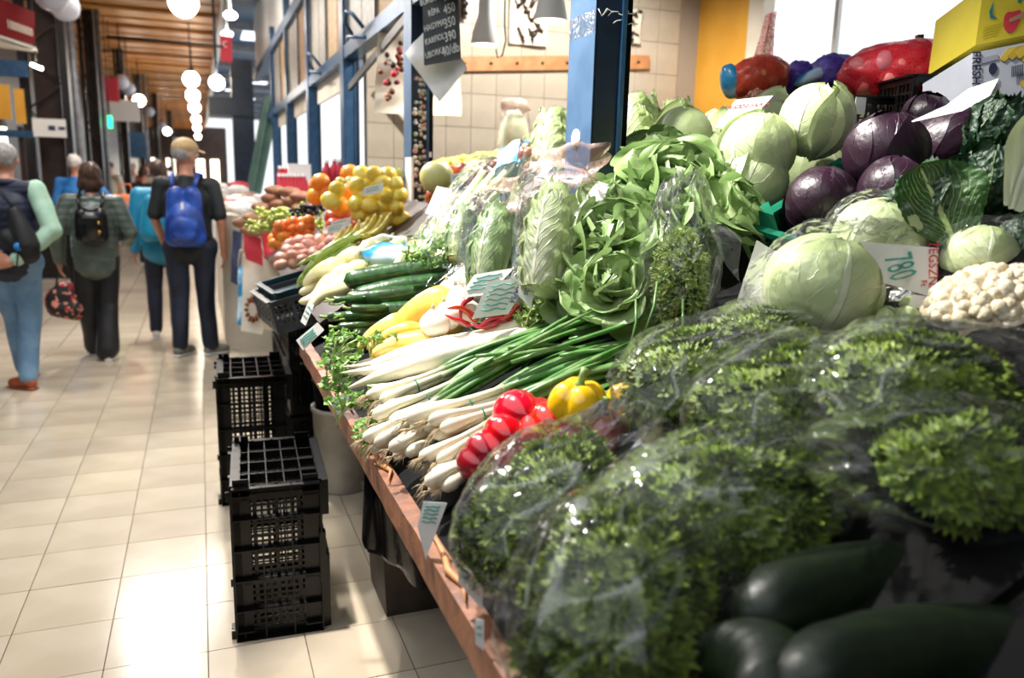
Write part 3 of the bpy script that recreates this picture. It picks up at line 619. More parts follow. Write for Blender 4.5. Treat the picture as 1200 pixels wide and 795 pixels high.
def mk_onions(n=5, L=.52, seed=1, spread=1.0):
    R = random.Random(seed); t = thing('spring_onion_bunch', 'x', 'spring onion')
    for i in range(n):
        a = 2*PI*i/n+.4; cy, cz = .021*math.cos(a)*spread, .016*math.sin(a)+.008; rb = R.uniform(.014, .019); x0 = R.uniform(-.018, .018)
        pts = [V((x0-.012, cy*1.5, cz)), V((x0-.004, cy*1.5, cz)), V((x0+.012, cy*1.4, cz)), V((x0+.03, cy*1.2, cz)), V((x0+.05, cy, cz)), V((.09, cy*.6, cz*.8)), V((.14, cy*.45, cz*.7)), V((.19, cy*.5, cz*.7))]
        g = G().tube(pts, [.004, rb*.8, rb, rb*.8, .010, .0085, .008, .0078], 12, t=[0, 0, 0, .02, .06, .12, .2, .28]); o = g.build('bulb', VM['onion'], t)
        g = G()
        for j in range(9):
            q = pts[0]; d = V((-R.uniform(.015, .035), R.uniform(-.015, .015), R.uniform(-.02, .01))); g.tube([q, q+d*.5+V((0, R.uniform(-.004, .004), 0)), q+d+V((0, 0, -.006))], [.0012, .0009, .0005], 4)
        g.build('roots', VM['root'], o)['kind'] = 'stuff'
        for j in range(3):
            y1 = cy*1.2+R.uniform(-.07, .07)*spread; z1 = cz+R.uniform(.0, .05); l = L*R.uniform(.78, 1.05); m = 9; P_ = []
            for k_ in range(m+1):
                v = k_/m; P_.append(V((.17+(l*1.12-.17)*v, cy*.5+(y1-cy*.5)*v**1.3+.008*math.sin(5*v+j+i), cz*.7+(z1)*v*(1.2-v)*1.1)))
            G().tube(P_, [.0085+.0025*math.sin(PI*k_/m)-.009*(k_/m)**4 for k_ in range(m+1)], 7, t=[.26+.74*min(1, k_/m*2.2) for k_ in range(m+1)], flat=.75).build('green_leaf', VM['onion'], t)
    pts = [V((.105, .021*math.cos(a), .006+.017*math.sin(a))) for a in [2*PI*i/14 for i in range(15)]]
    G().tube([p*1 for p in pts], .0018, 5, caps=False).build('rubber_band', VM['band'], t); return t
def sphere_leaf(R, az, span, th0, th1, lift, seed, crink=0, cf=30, nu=14, nv=16, flare=0.0):
    def fn(u, v):
        th = th0+(th1-th0)*v; wv = span*(1-.75*max(0, v-.55)**2/.2)*(.55+.45*min(1, v*2.5)); a = az+u*wv
        d = V((math.sin(th)*math.cos(a), math.sin(th)*math.sin(a), -math.cos(th)))
        e = abs(u)**4; r = R*(1+lift*(.4+e*.8)+.02*n3(d, 2.6, seed)+.018*math.exp(-(u/.08)**2)*(1-v*.6) + flare*(max(0, v-.7)/.3)**2+flare*.6*abs(u)**5)
        if crink: r += crink*R*abs(n3(d, cf*.22, seed+5))*1.5+crink*R*.7*n3(d, cf*.5, seed)
        return d*r
    return G().sheet(nu, nv, fn, tf=lambda u, v: min(1, max(0, .15+.7*v+.25*abs(u)+.2*n3((u, v, seed), 2))))
def mk_cabbage(seed=0, m='cabl', R=.09, n=6, flare=.0, nm='white_cabbage', cat='cabbage', crink=0):
    Rn = random.Random(seed); t = thing(nm, 'x', cat)
    G().blob((0, 0, 0), (R*.97, R*.97, R*.93), 28, 18, lambda d, th, ph: 1+.02*n3(d, 3, seed)).build('heart', VM['cabi'] if m == 'cabl' else VM['redh'], t)
    for i in range(n):
        az = 2*PI*i/n*1.0+Rn.uniform(-.25, .25)+(.5 if i % 2 else 0)
        sphere_leaf(R, az, Rn.uniform(1.1, 1.4), .12, Rn.uniform(2.7, 3.08), .012+.016*i, seed+i*3, crink, flare=flare if i >= n-1 else 0).build('leaf', VM[m], t)
    G().tube([(0, 0, -R*1.02), (0, 0, -R*.8)], [.016, .02], 10).build('stalk', VM['cabi'], t); return t
def mk_savoy(seed=0, R=.09, n=9):
    t = thing('savoy_cabbage', 'x', 'cabbage'); Rn = random.Random(seed)
    G().blob((0, 0, 0), R*.9, 30, 20, lambda d, th, ph: 1+.05*n3(d, 6, seed)+.05*abs(n3(d, 12, seed))).build('heart', VM['savh'], t)
    for i in range(n):
        az = 2*PI*i/n*1.62; sphere_leaf(R*(1+.02*i), az, Rn.uniform(.95, 1.25), .1, Rn.uniform(2.2, 2.95), .03, seed+i, .13, 40, 34, 40, flare=.05+.02*i).build('leaf', VM['savp' if seed == 2 and i == 2 else 'sav'], t)
    return t
def leaf_sheet(L, W, curl, ruf, seed, nu=14, nv=16, fr=9, cup=.25):
    def fn(u, v):
        w_ = W*(.35+.65*math.sin(PI/2*min(1, v/.62)))*(math.sqrt(max(.0, 1-((v-.62)/.38)**2)) if v > .62 else 1); e = abs(u)**2.2*min(1, v*1.6)
        z = curl*v*v*L+cup*w_*u*u+ruf*(e*math.sin(fr*v+seed+2.2*u)+.5*(v**4)*math.sin(5*u+seed)) + .006*n3((u, v, seed), 3)
        return V((L*v*(1-.12*abs(curl)*v), w_*u, z))
    return G().sheet(nu, nv, fn, tf=lambda u, v: min(1, max(0, v*.75+abs(u)*.42-.12+.15*n3((u*2, v*3, seed), 1.5))))
def mk_lettuce(seed=0, m='lett', L=.15, n=14, nm='butter_lettuce', cat='lettuce'):
    Rn = random.Random(seed); t = thing(nm, 'x', cat)
    for i in range(n):
        v = i/(n-1); az = i*2.4; el = .15+1.25*(1-v)**.9; l = L*(.55+.5*v)*Rn.uniform(.9, 1.1)
        o = leaf_sheet(l, l*.72, .35-.6*v+.15*math.sin(i*3), .016+.010*v, seed+i*1.7, 22, 22, 7.2, .25).build('leaf', VM[m], t)
        o.rotation_mode = 'QUATERNION'; o.rotation_quaternion = Quaternion((0, 0, 1), az) @ Quaternion((0, 1, 0), -el)
        o.location = (.01*math.cos(az), .01*math.sin(az), .01*(1-v))
    G().tube([(0, 0, -.02), (0, 0, .03)], [.018, .022], 10).build('stalk', VM['cabi'], t); return t
def mk_napa(seed=0, m='napa', L=.30, R=.058, n=9):
    """long headed leaf vegetable, base at -X"""
    Rn = random.Random(seed); t = thing('chinese_cabbage', 'x', 'lettuce'); prof = lambda v: R*(.55+.6*math.sin(PI*min(1, .12+.8*v)))
    G().tube([V((L*(i/14-.5), 0, 0)) for i in range(15)], [prof(i/14)*(.9 if i < 13 else .6) for i in range(15)], 16).build('heart', VM[m], t)
    for i in range(n):
        az = i*2.4; sp = Rn.uniform(.8, 1.1); l0 = Rn.uniform(.78, 1.05); sd = seed+i*2.1
        def fn(u, v, az=az, sp=sp, l0=l0, sd=sd, i=i):
            a = az+u*sp*(1-.3*max(0, v-.7)); e = abs(u)**2; r = prof(v*l0)*(1+.02*i)+.007*e*math.sin(26*v+sd*3+3*u)+.006*n3((u*2, v*6, sd), 2)+.02*max(0, v-.8)
            return V((L*(v*l0-.5)+.008*math.sin(7*u+sd)*v, r*math.cos(a), r*math.sin(a)))
        G().sheet(16, 26, fn, tf=lambda u, v: min(1, .2+.5*v+.45*abs(u))).build('leaf', VM[m], t)
    return t
def mk_fruit(m, R, nm, cat, sq=1.0, nub=0.0, stem=True, seg=16):
    t = thing(nm, 'x', cat)
    G().blob((0, 0, 0), (R*sq, R, R), seg, max(8, seg//2+2), lambda d, th, ph: 1+nub*max(0, abs(d.x)-.8)*3+.03*n3(d, 1.7, R*50)-.10*math.exp(-(th/.25)**2)*(0 if nub else 1)).build('skin', VM[m], t)
    if stem: G().tube([(0, 0, R*.86), (0, 0, R*1.0)], [.004, .005], 6).build('stem', VM['stem'], t)
    return t
def mk_tuber(m, nm, cat, L=.09, R=.03, seed=0):
    t = thing(nm, 'x', cat); o = G().blob((0, 0, 0), (L/2, R, R*.85), 16, 10, lambda d, th, ph: 1+.14*n3(d, 1.5, seed)).build('skin', VM[m], t)
    g = G()
    for i in range(3):
        a = i*2.1; g.blob((L*.3*math.cos(a), R*.5*math.sin(a), R*.72), (.003, .002, .0015), 6, 4)
    g.build('eyes', M['ironb'], t)['kind'] = 'stuff'; return t
# ---------------------------------------------------------------- curly parsley, dill, small herb leaves
def curls(pts, nrm, size, seed, flat=.5, petals=7):
    """numpy: one ruffled rosette of 2*petals+1 verts per point"""
    R = np.random.RandomState(seed); n = len(pts); P_ = np.array(pts); Nn = np.array(nrm)+R.normal(0, .45, (n, 3)); Nn /= np.linalg.norm(Nn, axis=1)[:, None]
    A = np.cross(Nn, R.normal(0, 1, (n, 3))); A /= np.linalg.norm(A, axis=1)[:, None]; B = np.cross(Nn, A); S = size*R.uniform(.65, 1.35, n)
    m = 2*petals; verts = [P_-Nn*S[:, None]*.3]; tv = [R.uniform(0, .3, n)]
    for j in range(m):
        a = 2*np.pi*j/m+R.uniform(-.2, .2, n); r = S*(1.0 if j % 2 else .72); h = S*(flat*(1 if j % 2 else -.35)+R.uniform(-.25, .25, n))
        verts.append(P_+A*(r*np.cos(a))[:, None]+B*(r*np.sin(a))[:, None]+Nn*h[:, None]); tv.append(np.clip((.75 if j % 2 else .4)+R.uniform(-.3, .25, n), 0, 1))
    VV = np.stack(verts, 1).reshape(-1, 3); TV = np.stack(tv, 1).reshape(-1); k = m+1; fs = []
    for i in range(n):
        b = i*k
        fs += [(b, b+1+j, b+1+(j+1) % m) for j in range(m)]
    return VV.tolist(), fs, TV.tolist()
def mk_parsley_mass(name, dims, ncl, size, seed, m='parsley', lump=.22):
    R = np.random.RandomState(seed); d = R.normal(0, 1, (ncl, 3)); d /= np.linalg.norm(d, axis=1)[:, None]; d[:, 2] = np.where(d[:, 2] < -.35, -d[:, 2], d[:, 2])
    rr = []
    for q in d: rr.append(1+lump*n3(q, 2.6, seed)+lump*.7*n3(q, 6, seed+9))
    rr = np.array(rr)*R.uniform(.86, 1.04, ncl); D = np.array(dims)
    v, f, t = curls((d*rr[:, None])*D, d/D*D.mean(), size, seed)
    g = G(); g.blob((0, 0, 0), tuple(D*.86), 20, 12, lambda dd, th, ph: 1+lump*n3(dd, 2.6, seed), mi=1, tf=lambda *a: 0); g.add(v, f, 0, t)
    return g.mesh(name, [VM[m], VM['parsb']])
def bag_mesh(dims, seed, neck=None, amp=.07, nu=56, nv=36):
    """crumpled clear bag around dims; radial folds gather at the neck (+X)"""
    D = dims
    def fn(d, th, ph):
        k = 1+amp*n3(d, 1.7, seed)+amp*.8*(1-2*abs(n3(d, 3.5, seed+3)))*.5+amp*.45*abs(n3(d, 9, seed+7))
        q = max(0, d.x-.55)/.45; az = math.atan2(d.z, d.y)
        k += q*(.16*math.sin(az*9+seed)+.06*math.sin(az*21)) + q*q*.35
        return k
    return G().blob((0, 0, 0), D, nu, nv, fn).mesh('film', M['film'])
# ================================================================== NEAR DISPLAY
SL = V((-.44, 0, .9)).normalized()     # slope normal of the stand
def put2(o, a, b, s=1.0, L=None, spin=0.0, z=None):
    """lay a long thing from a (its -X end) to b"""
    a = V(a); b = V(b); return orient(o, (a+b)/2, b-a, z or SL, (b-a).length/L if L else s, spin)
# ---- cucumbers
pc = Proto(lambda: mk_cuc())
CU = 'long cucumbers stacked behind the yellow peppers'
for i, (x0, y0, x1, y1, h, lab) in enumerate([
  (402, 330, 536, 309, .155, 'long dark cucumber on top of the cucumber stack'), (412, 349, 534, 329, .11, 'long cucumber second from the top of the stack'),
  (422, 352, 528, 344, .10, 'cucumber lying directly behind the yellow pepper'), (404, 352, 520, 340, .06, 'cucumber at the bottom left of the stack'), (440, 365, 560, 350, .035, 'cucumber mostly hidden below the stack')]):
    d = 2.62-.02*i; put2(pc.get(lab, CU), at(x0, y0, d), at(x1, y1, d+.08), L=.38, spin=i)
ps = Proto(lambda: mk_cuc(.17, .021, 'cuc', .02, 'small_cucumber'))
for i, (x, y, dx, dy, s) in enumerate([(402, 352, 26, -2, 1), (398, 372, 30, -4, 1), (420, 371, 36, -5, 1.1), (412, 384, 34, -6, 1), (430, 392, 36, -4, 1), (408, 400, 30, -8, .9), (436, 404, 30, -8, .9), (425, 362, 30, 0, 1)]):
    p = at(x+dx, y+dy, 2.47-.02*i*.5); q = at(x-dx*.5, y, 2.42-.02*i*.5); put2(ps.get('small dark cucumber with curly stem in the heap left of the yellow pepper', 'small cucumbers at the stall edge'), p, q, L=.17)
# curly vine ends
for i, (x, y) in enumerate([(380, 350), (388, 368), (392, 385), (384, 398), (398, 408)]):
    p = at(x, y, 2.38); g = G(); R = random.Random(i); pts = [p+V((.016*math.sin(k*.9+i)+.006*k, .01*math.cos(k*1.3+i), -.012+.008*math.sin(k*.8+i))) for k in range(9)]
    g.tube([q-p for q in pts], .0028, 6); tag(g.build('vine_tendril', VM['stem'], loc=p), 'curly green cucumber vine hanging over the stall edge', 'stem', 'curly vines at the cucumber ends')
# ---- yellow peppers
py = Proto(lambda: mk_longpepper()); YG = 'yellow peppers in front of the cucumbers'
for x0, y0, x1, y1, d, sc_, sp, lab in [(430, 400, 552, 352, 2.2, 1.25, .3, 'large pale yellow pepper on top, its stem end to the right'), (418, 412, 480, 372, 2.2, 1.0, 2.1, 'yellow pepper pointing down left under the big one'),
   (428, 410, 500, 388, 2.13, .9, 1, 'small yellow pepper lying below the big yellow one'), (432, 418, 530, 402, 2.1, .9, 2, 'flat yellow pepper touching the daikon radishes'), (470, 396, 545, 372, 2.24, 1, 4, 'pale yellow pepper behind the top daikon'), (450, 400, 500, 380, 2.25, 1, 5, 'deep yellow pepper in the shade of the big one')]:
    put2(py.get(lab, YG), at(x0, y0, d), at(x1, y1, d+.05), L=.21, spin=sp)
# ---- white onions behind the chillies
po = Proto(lambda: (lambda t: (G().blob((0, 0, 0), (.042, .042, .036), 20, 12, lambda d, th, ph: 1+.25*math.exp(-(th/.3)**2)+.015*math.sin(8*ph)).build('skin', VM['garlic'], t), G().tube([(0, 0, .04), (.003, 0, .055)], [.006, .003], 6).build('stem', VM['root'], t), t)[-1])(thing('white_onion', 'x', 'onion')))
for i, (x, y) in enumerate([(560, 340), (538, 352), (524, 372), (548, 368), (585, 345), (572, 330), (545, 330), (600, 352), (510, 380), (527, 345)]):
    o = po.get('white peeled onion in the heap behind the red chillies', 'white onions behind the chillies'); orient(o, at(x, y, 2.27-.004*(y-340)), (.9, .3*math.sin(i), .2), (.1*i-.4, .1, 1))
# ---- chillies
pch = Proto(mk_chilli); chx = [(523, 362, 560, 377, 2.08, 'red chilli pointing left at the end of the chilli row', 0, 1), (541, 378, 556, 347, 2.1, 'red chilli standing up in front of the price card', 0, 1), (550, 380, 590, 372, 2.06, 'red chilli lying in the middle of the row', 3, 1), (575, 374, 606, 358, 2.06, 'red chilli with green stem below the price card', 3, 1), (560, 384, 600, 378, 2.05, 'red chilli half hidden under the row', 1, 1), (520, 368, 548, 384, 2.06, 'red chilli lowest at the left of the row', 2, 1)]
for x0, y0, x1, y1, d, lab, sp, s in chx: put2(pch.get(lab, 'red chillies in front of the white onions'), at(x0, y0, d), at(x1, y1, d+.02), L=.13, spin=sp, z=(-.2, -.5, .8))
for x, y in [(650, 347), (655, 333), (640, 356)]:
    put2(pch.get('bit of red radish or chilli between the parsley leaves right of the price card', 'red bits in the parsley tops'), at(x, y, 1.98), at(x+12, y+8, 1.99), L=.13)
# ---- daikon
pd = Proto(mk_daikon); DG = 'white daikon radishes'
for i, (x0, y0, x1, y1, d, dd, lab) in enumerate([(408, 440, 624, 383, 2.05, .02, 'thick white daikon on top of the row, below the chillies'), (408, 455, 628, 396, 1.96, .03, 'long white daikon lying in front of the top one'),
   (402, 437, 560, 418, 1.98, .06, 'daikon with thin tip reaching the leafy stems'), (430, 452, 545, 446, 1.88, .1, 'short daikon just above the spring onions'), (420, 425, 590, 398, 2.1, .04, 'daikon between the top one and the yellow peppers'),
   (440, 458, 580, 440, 1.9, .08, 'daikon partly covered by onion leaves'), (470, 462, 600, 425, 1.93, .06, 'daikon behind the long green onion leaves'), (402, 430, 480, 425, 2.02, .1, 'daikon tip lying at the stall edge')]):
    put2(pd.get(lab, DG), at(x0, y0, d), at(x1, y1, d+dd), L=.40, spin=i*1.3)
# ---- spring onions
mk1 = Proto(lambda: mk_onions(5, .55, 3)); mk2 = Proto(lambda: mk_onions(4, .5, 8)); OG = 'bunches of spring onions'
for i, (pr, x0, y0, x1, y1, d0, d1, s, lab) in enumerate([
  (mk1, 440, 473, 660, 385, 1.86, 2.05, 1.0, 'spring onion bunch farthest back, against the daikons'), (mk2, 452, 492, 700, 380, 1.78, 1.95, 1.0, 'spring onion bunch second from the daikons'),
  (mk1, 436, 523, 690, 372, 1.72, 1.86, .95, 'spring onion bunch overhanging the stall edge at the left'), (mk2, 492, 498, 760, 405, 1.60, 1.78, 1.05, 'spring onion bunch with two big white bulbs in the middle'),
  (mk1, 510, 505, 770, 425, 1.56, 1.70, .95, 'spring onion bunch lying behind the red peppers'), (mk1, 505, 545, 680, 440, 1.50, 1.66, .85, 'spring onion bunch with brownish bulbs and long roots'),
  (mk2, 512, 570, 660, 490, 1.44, 1.56, .85, 'nearest spring onion bunch, hanging over the price tag'), (mk2, 470, 530, 700, 420, 1.6, 1.8, .9, 'spring onion bunch buried in the middle of the heap')]):
    a = at(x0, y0, d0); b = at(x1, y1, d1); o = pr.get(lab, OG); orient(o, a, b-a, SL, s, 0)
# long loose green leaves towards the dill bag
for i in range(16):
    R = random.Random(i+40); x0, y0 = 600+R.uniform(-50, 70), 440+R.uniform(-45, 10); x1, y1 = 720+R.uniform(-40, 140), 370+R.uniform(-40, 60); d = 1.68+R.uniform(-.06, .12)
    a = at(x0, y0, d); b = at(x1, y1, d+.1); c = (a+b)/2+V((0, 0, R.uniform(.0, .05))); pts = [a*(1-v)**2+c*2*v*(1-v)+b*v*v for v in [k_/9 for k_ in range(10)]]
    tag(G().tube([p-a for p in pts], [.006+.001*math.sin(PI*k_/9)-.005*(k_/9)**4 for k_ in range(10)], 7, t=[.75+.25*k_/9 for k_ in range(10)], flat=.7).build('onion_leaf', VM['onion'], loc=a), 'long green onion leaf lying over the bunches', 'onion leaf', 'loose onion leaves')
# ---- bell peppers
pb = Proto(lambda: mk_bell('redb', 'red_bell_pepper', .052)); pbd = Proto(lambda: mk_bell('redd', 'dark_red_bell_pepper', .052)); pyb = Proto(lambda: mk_bell('yel2', 'yellow_bell_pepper', .046))
for pr, x, y, d, xd, zd, s, lab in [
  (pb, 614, 502, 1.46, (1, 0, .2), (.6, .5, -.1), 1.15, 'glossy red bell pepper beside the yellow one'), (pb, 642, 508, 1.42, (1, .2, 0), (.8, .3, .1), .9, 'red bell pepper lobe below the top red one'), (pbd, 568, 540, 1.42, (1, 0, 0), (.7, .5, .0), .8, 'dark red bell pepper lowest left, by the onion bulbs'),
  (pbd, 662, 512, 1.42, (.2, 1, 0), (.8, .4, .0), .95, 'matt crimson bell pepper under the yellow one'), (pb, 592, 522, 1.43, (1, .3, 0), (.6, .6, .1), .9, 'red bell pepper squeezed between two others'), (pbd, 700, 508, 1.40, (1, 0, 0), (.3, -.2, .9), .85, 'dark red bell pepper mostly under the clear bag'),
  (pyb, 677, 476, 1.40, (1, 0, 0), (.1, -.12, 1), 1.2, 'bright yellow bell pepper with upright green stem'), (pyb, 718, 500, 1.45, (1, 0, 0), (.4, .1, .8), .75, 'yellow bell pepper just peeking out above the clear bag'), (pyb, 733, 470, 1.48, (1, 0, 0), (.4, .1, .8), .85, 'orange yellow bell pepper at the edge of the parsley bag')]:
    orient(pr.get(lab, 'bell peppers'), at(x, y, d), xd, zd, s*(1.25 if pr is not pyb else 1.0))
# ---- leafy stems at the stall edge and parsley tops behind the daikons
def herb_clump(cx, cy, d, rx, ry, n, label, m='herb', size=.011, grp=None, stem=True, seed=0, stemd=(-.03, 0, -.05)):
    R = np.random.RandomState(seed); c = at(cx, cy, d); sp = RR*(rx/F*d); su = -DD*(ry/F*d); fw = FWD
    t = thing('leafy_stems', label, 'herb', c, grp); pts = []; nr = []
    for i in range(n):
        a, b, e = R.uniform(-1, 1), R.uniform(-1, 1), R.uniform(-1, 1)
        if a*a+b*b > 1.1: continue
        pts.append(tuple(sp*a+su*b+fw*e*.03)); nr.append(tuple(V((R.normal(0, .5), R.normal(0, .5)-.3, 1))))
    v, f, tt = curls(pts, nr, size, seed, .15, 4); o = G().add(v, f, 0, tt).build('small_leaves', VM[m], t, False); o['kind'] = 'stuff'
    if stem:
        for i in range(min(12, n//6)):
            p = V(pts[i*3 % len(pts)]); q = V(stemd)*R.uniform(.4, 1.2); G().tube([q, (p+q)/2+V((0, 0, .01)), p], [.0035, .0028, .0016], 6).build('stalk', VM['dhb'], t)
    return t
herb_clump(402, 405, 2.12, 26, 20, 60, 'small green leaves over the stall edge below the cucumbers', seed=1)
herb_clump(398, 436, 2.05, 24, 24, 70, 'leafy green celery stems hanging over the edge by the daikon tips', seed=2)
herb_clump(452, 468, 1.93, 42, 14, 80, 'green leaves lying between daikons and spring onions', seed=3)
herb_clump(410, 470, 1.9, 26, 10, 40, 'few green leaves above the white price tag', seed=9)
herb_clump(448, 398, 2.12, 20, 8, 30, 'tiny green leaves on the yellow peppers', seed=4)
herb_clump(440, 505, 1.8, 24, 16, 50, 'green stubs beside the onion bulbs at the stall edge', seed=5)
herb_clump(655, 350, 2.0, 40, 26, 240, 'pale green root parsley tops behind the daikon ends', 'dill', .010, seed=6)
herb_clump(625, 372, 2.02, 22, 12, 80, 'small pale leaves where the daikons end', 'dill', .009, seed=7)
# ---- paper price cards with hand written strokes
def price(px, d, label, rows=(), th=.0012, ink='greenp', m='paper', cat='price tag', txt=None, strokes=0, seed=0, redtxt=None):
    c = [at(x, y, dd) for (x, y), dd in zip(px, d if hasattr(d, '__len__') else [d]*4)]
    cen = sum(c, V())/4; t = thing('price_tag', label, cat, cen); nn = (c[1]-c[0]).cross(c[3]-c[0]).normalized(); r_ = (c[2]-O).normalized(); c[2] = O+r_*((c[0]-O).dot(nn)/r_.dot(nn)) if abs(r_.dot(nn)) > .05 else c[2]; c = [p-cen for p in c]; card('card', c, th, M[m], t)
    ax, ay = c[1]-c[0], c[3]-c[0]; n = ax.cross(ay).normalized(); s = 1 if n.dot(O-cen) > 0 else -1; off = n*(s*.0012 + (th if s > 0 else 0)); R = random.Random(seed)
    for i in range(strokes):
        v = (i+1)/(strokes+1.5); g = G(); g.tube([c[0]+ax*(.12+.62*k_/6)+ay*(v+.03*math.sin(k_*1.7+i))+off for k_ in range(7)], .0011, 4); g.build('ink_stroke', M[ink], t)
    if txt:
        for s_, u, v, sz, mm, rot, *st_ in txt:
            o = text(s_, sz, M[mm], t, .0003); ax_, ay_ = (c[1]-c[0]).lerp(c[2]-c[3], v), (c[3]-c[0]).lerp(c[2]-c[1], u); X = (ax_ if not rot else ay_*rot); Y = (-ay_ if not rot else ax_*rot); frame_on(o, c[0].lerp(c[1], u).lerp(c[3].lerp(c[2], u), v)+off, X, Y)
            if st_: o.scale = (st_[0], st_[1], 1)
    return t
price([(572, 330), (620, 325), (596, 368), (553, 374)], [1.90, 1.92, 1.90, 1.88], 'white price card with green handwriting above the chillies', strokes=6, txt=[('KAPIA', .88, .45, .018, 'bluep', 1)])
price([(556, 322), (603, 314), (574, 345), (536, 350)], [1.97, 2.0, 1.96, 1.94], 'blank looking white card behind the front price card', strokes=4)
price([(609, 328), (630, 325), (622, 362), (607, 345)], [1.91, 1.92, 1.91, 1.90], 'narrow white card with blue print at the right of the price card', strokes=0, txt=[('EROS', .5, .45, .014, 'bluep', 1)])
price([(362, 352), (368, 358), (358, 382), (352, 377)], 2.5, 'small clear price tag on the edge next to the grey crate', strokes=3)
price([(347, 399), (372, 378), (380, 387), (355, 411)], 2.35, 'white price tag clipped at the edge below the cucumbers', strokes=4)
price([(385, 466), (408, 462), (412, 480), (394, 487)], 1.98, 'white price tag hanging under the daikon tips', strokes=4)
price([(496, 588), (524, 590), (499, 656), (489, 618)], 1.30, 'long white price tag hanging below the onion roots', strokes=5)
price([(538, 640), (568, 655), (565, 715), (537, 683)], 1.13, 'white price tag tucked under the first parsley bag', strokes=5)
price([(557, 725), (567, 728), (567, 763), (557, 755)], 1.04, 'narrow price tag lowest on the front board', strokes=2)
# ================================================================== MIDDLE: bagged lettuces, butter lettuces, dill
def wsz(px, d): return px/F*d
pn = [Proto(lambda: mk_napa(1)), Proto(lambda: mk_napa(7, 'napad')), Proto(lambda: mk_napa(12, 'napa', .26, .07))]
def sleeve(a, b, r0, r1, label, band=None, seed=0, m='film', flare=.25, grp=None, print_m='foil', topz=1.0):
    """printed plastic sleeve around a head: tube from a (base) to b (open, crumpled top)"""
    a = V(a); b = V(b); L = (b-a).length; n = 30; nu = 40
    t = thing('plastic_sleeve', label, 'plastic bag', (a+b)/2, grp); orient(t, (a+b)/2, b-a, SL)
    def fn(u, v):
        an = u*PI; r = r0+(r1-r0)*v+.01*math.sin(PI*v); q = max(0, v-.78)/.22
        r *= (1-.35*math.sin(PI*min(1, q*1.2))*(1 if q > 0 else 0)+flare*q*q); r += .006*math.sin(an*7+seed+4*v)*(.3+q*2.5)+.008*n3((math.cos(an)*2, math.sin(an)*2, v*7), 1.3, seed)
        return V((L*(v-.5), r*math.cos(an), r*math.sin(an)*(1-.6*q)))
    G().sheet(nu, n, fn).build('film', M[m], t)
    if band: G().sheet(26, 10, lambda u, v: (lambda p: V((p.x, p.y*1.02, p.z*1.02)))(fn(u*band[2]+band[3], band[0]+(band[1]-band[0])*v))).build('printed_band', VM[print_m] if print_m in VM else M[print_m], t)
    return t
def bagged(x0, y0, x1, y1, d0, d1, pr, L, s, lab, slab, rr, **kw):
    a = at(x0, y0, d0); b = at(x1, y1, d1); e = a.lerp(b, .78); put2(pr.get(lab), a, e, L=L); sleeve(a, b, rr[0], rr[1], slab, **kw)
bagged(634, 342, 664, 185, 1.90, 2.0, pn[0], .30, 1, 'pale frilly lettuce head in the sleeve in front of the near post', 'clear sleeve with crumpled pinkish top in front of the near post', (.07, .105), band=(.76, 1.0, 1.0, 0), seed=2)
bagged(566, 338, 592, 222, 2.06, 2.2, pn[1], .30, 1, 'dark green frilly lettuce in the sleeve left of the near post', 'clear sleeve with brownish pink crumpled top left of the near post', (.075, .09), band=(.8, 1.0, 1.0, 0), seed=5)
bagged(535, 305, 548, 228, 2.4, 2.5, pn[1], .30, 1, 'green lettuce half hidden behind the dark frilly one', 'clear sleeve with magenta stripes behind the dark frilly lettuce', (.08, .08), seed=8)
bagged(610, 255, 628, 170, 2.6, 2.7, pn[0], .30, 1, 'pale lettuce behind the two frilly ones', 'sleeve with light blue print just left of the near post', (.09, .11), band=(.5, .9, .6, 0), seed=11, print_m='bluefilm', m='film')
bagged(700, 262, 792, 192, 2.3, 2.4, pn[0], .30, 1, 'lettuce lying behind the butter lettuces right of the post', 'pinkish sleeve lying right of the near post', (.06, .06), band=(.6, .95, .7, 0), seed=14)
# celery in its bag
ce_ = at(515, 285, 2.55); cf_ = at(585, 205, 2.7); t = thing('celery_bunch', 'thick pale celery stalks in the slanted bag left of the lettuces', 'celery', (ce_+cf_)/2); orient(t, (ce_+cf_)/2, cf_-ce_, SL); L_ = (cf_-ce_).length
for i in range(8):
    y, z = (i-3.5)*.022, .018*math.cos(i*2.1); G().tube([(-L_/2, y*.6, z*.5), (0, y*.9, z), (L_*.5, y*1.2, z*1.4)], [.012, .014, .011], 9, prof=lambda a, v: 1+.12*math.cos(4*a)).build('stalk', VM['celery'], t)
v, f, tt = curls([(-L_/2-.02+random.uniform(-.07, .05), random.uniform(-.08, .08), random.uniform(-.03, .05)) for _ in range(130)], [(0, 0, 1)]*130, .014, 5, .2, 4); G().add(v, f, 0, tt).build('leaves', VM['herb'], t, False)['kind'] = 'stuff'
sleeve(at(497, 318, 2.5), at(606, 185, 2.74), .09, .115, 'clear bag with white label and blue corner around the celery', band=(.35, .7, .14, -.75), seed=21, print_m='paperv' if False else 'bluefilm', m='film')
t = thing('white_label', 'white printed label panel on the celery bag', 'label', at(520, 235, 2.45)); card('panel', [at(512, 218, 2.43)-at(520, 235, 2.45), at(530, 222, 2.43)-at(520, 235, 2.45), at(516, 256, 2.42)-at(520, 235, 2.45), at(498, 250, 2.42)-at(520, 235, 2.45)], .001, M['paper'], t)
# blue printed pack with white handle at the left
t = thing('printed_pack', 'light blue and white plastic pack with curved white edge behind the cucumbers', 'plastic bag', at(455, 300, 2.9))
G().blob((0, 0, 0), (.10, .07, .05), 20, 12, lambda d, th, ph: 1+.15*n3(d, 3, 2)).build('pack', VM['bluefilm'], t); G().tube([(-.12, 0, .0), (-.09, 0, .05), (-.02, 0, .075), (.06, 0, .06), (.09, 0, .0)], .012, 8, flat=.4).build('rim', M['paper'], t)
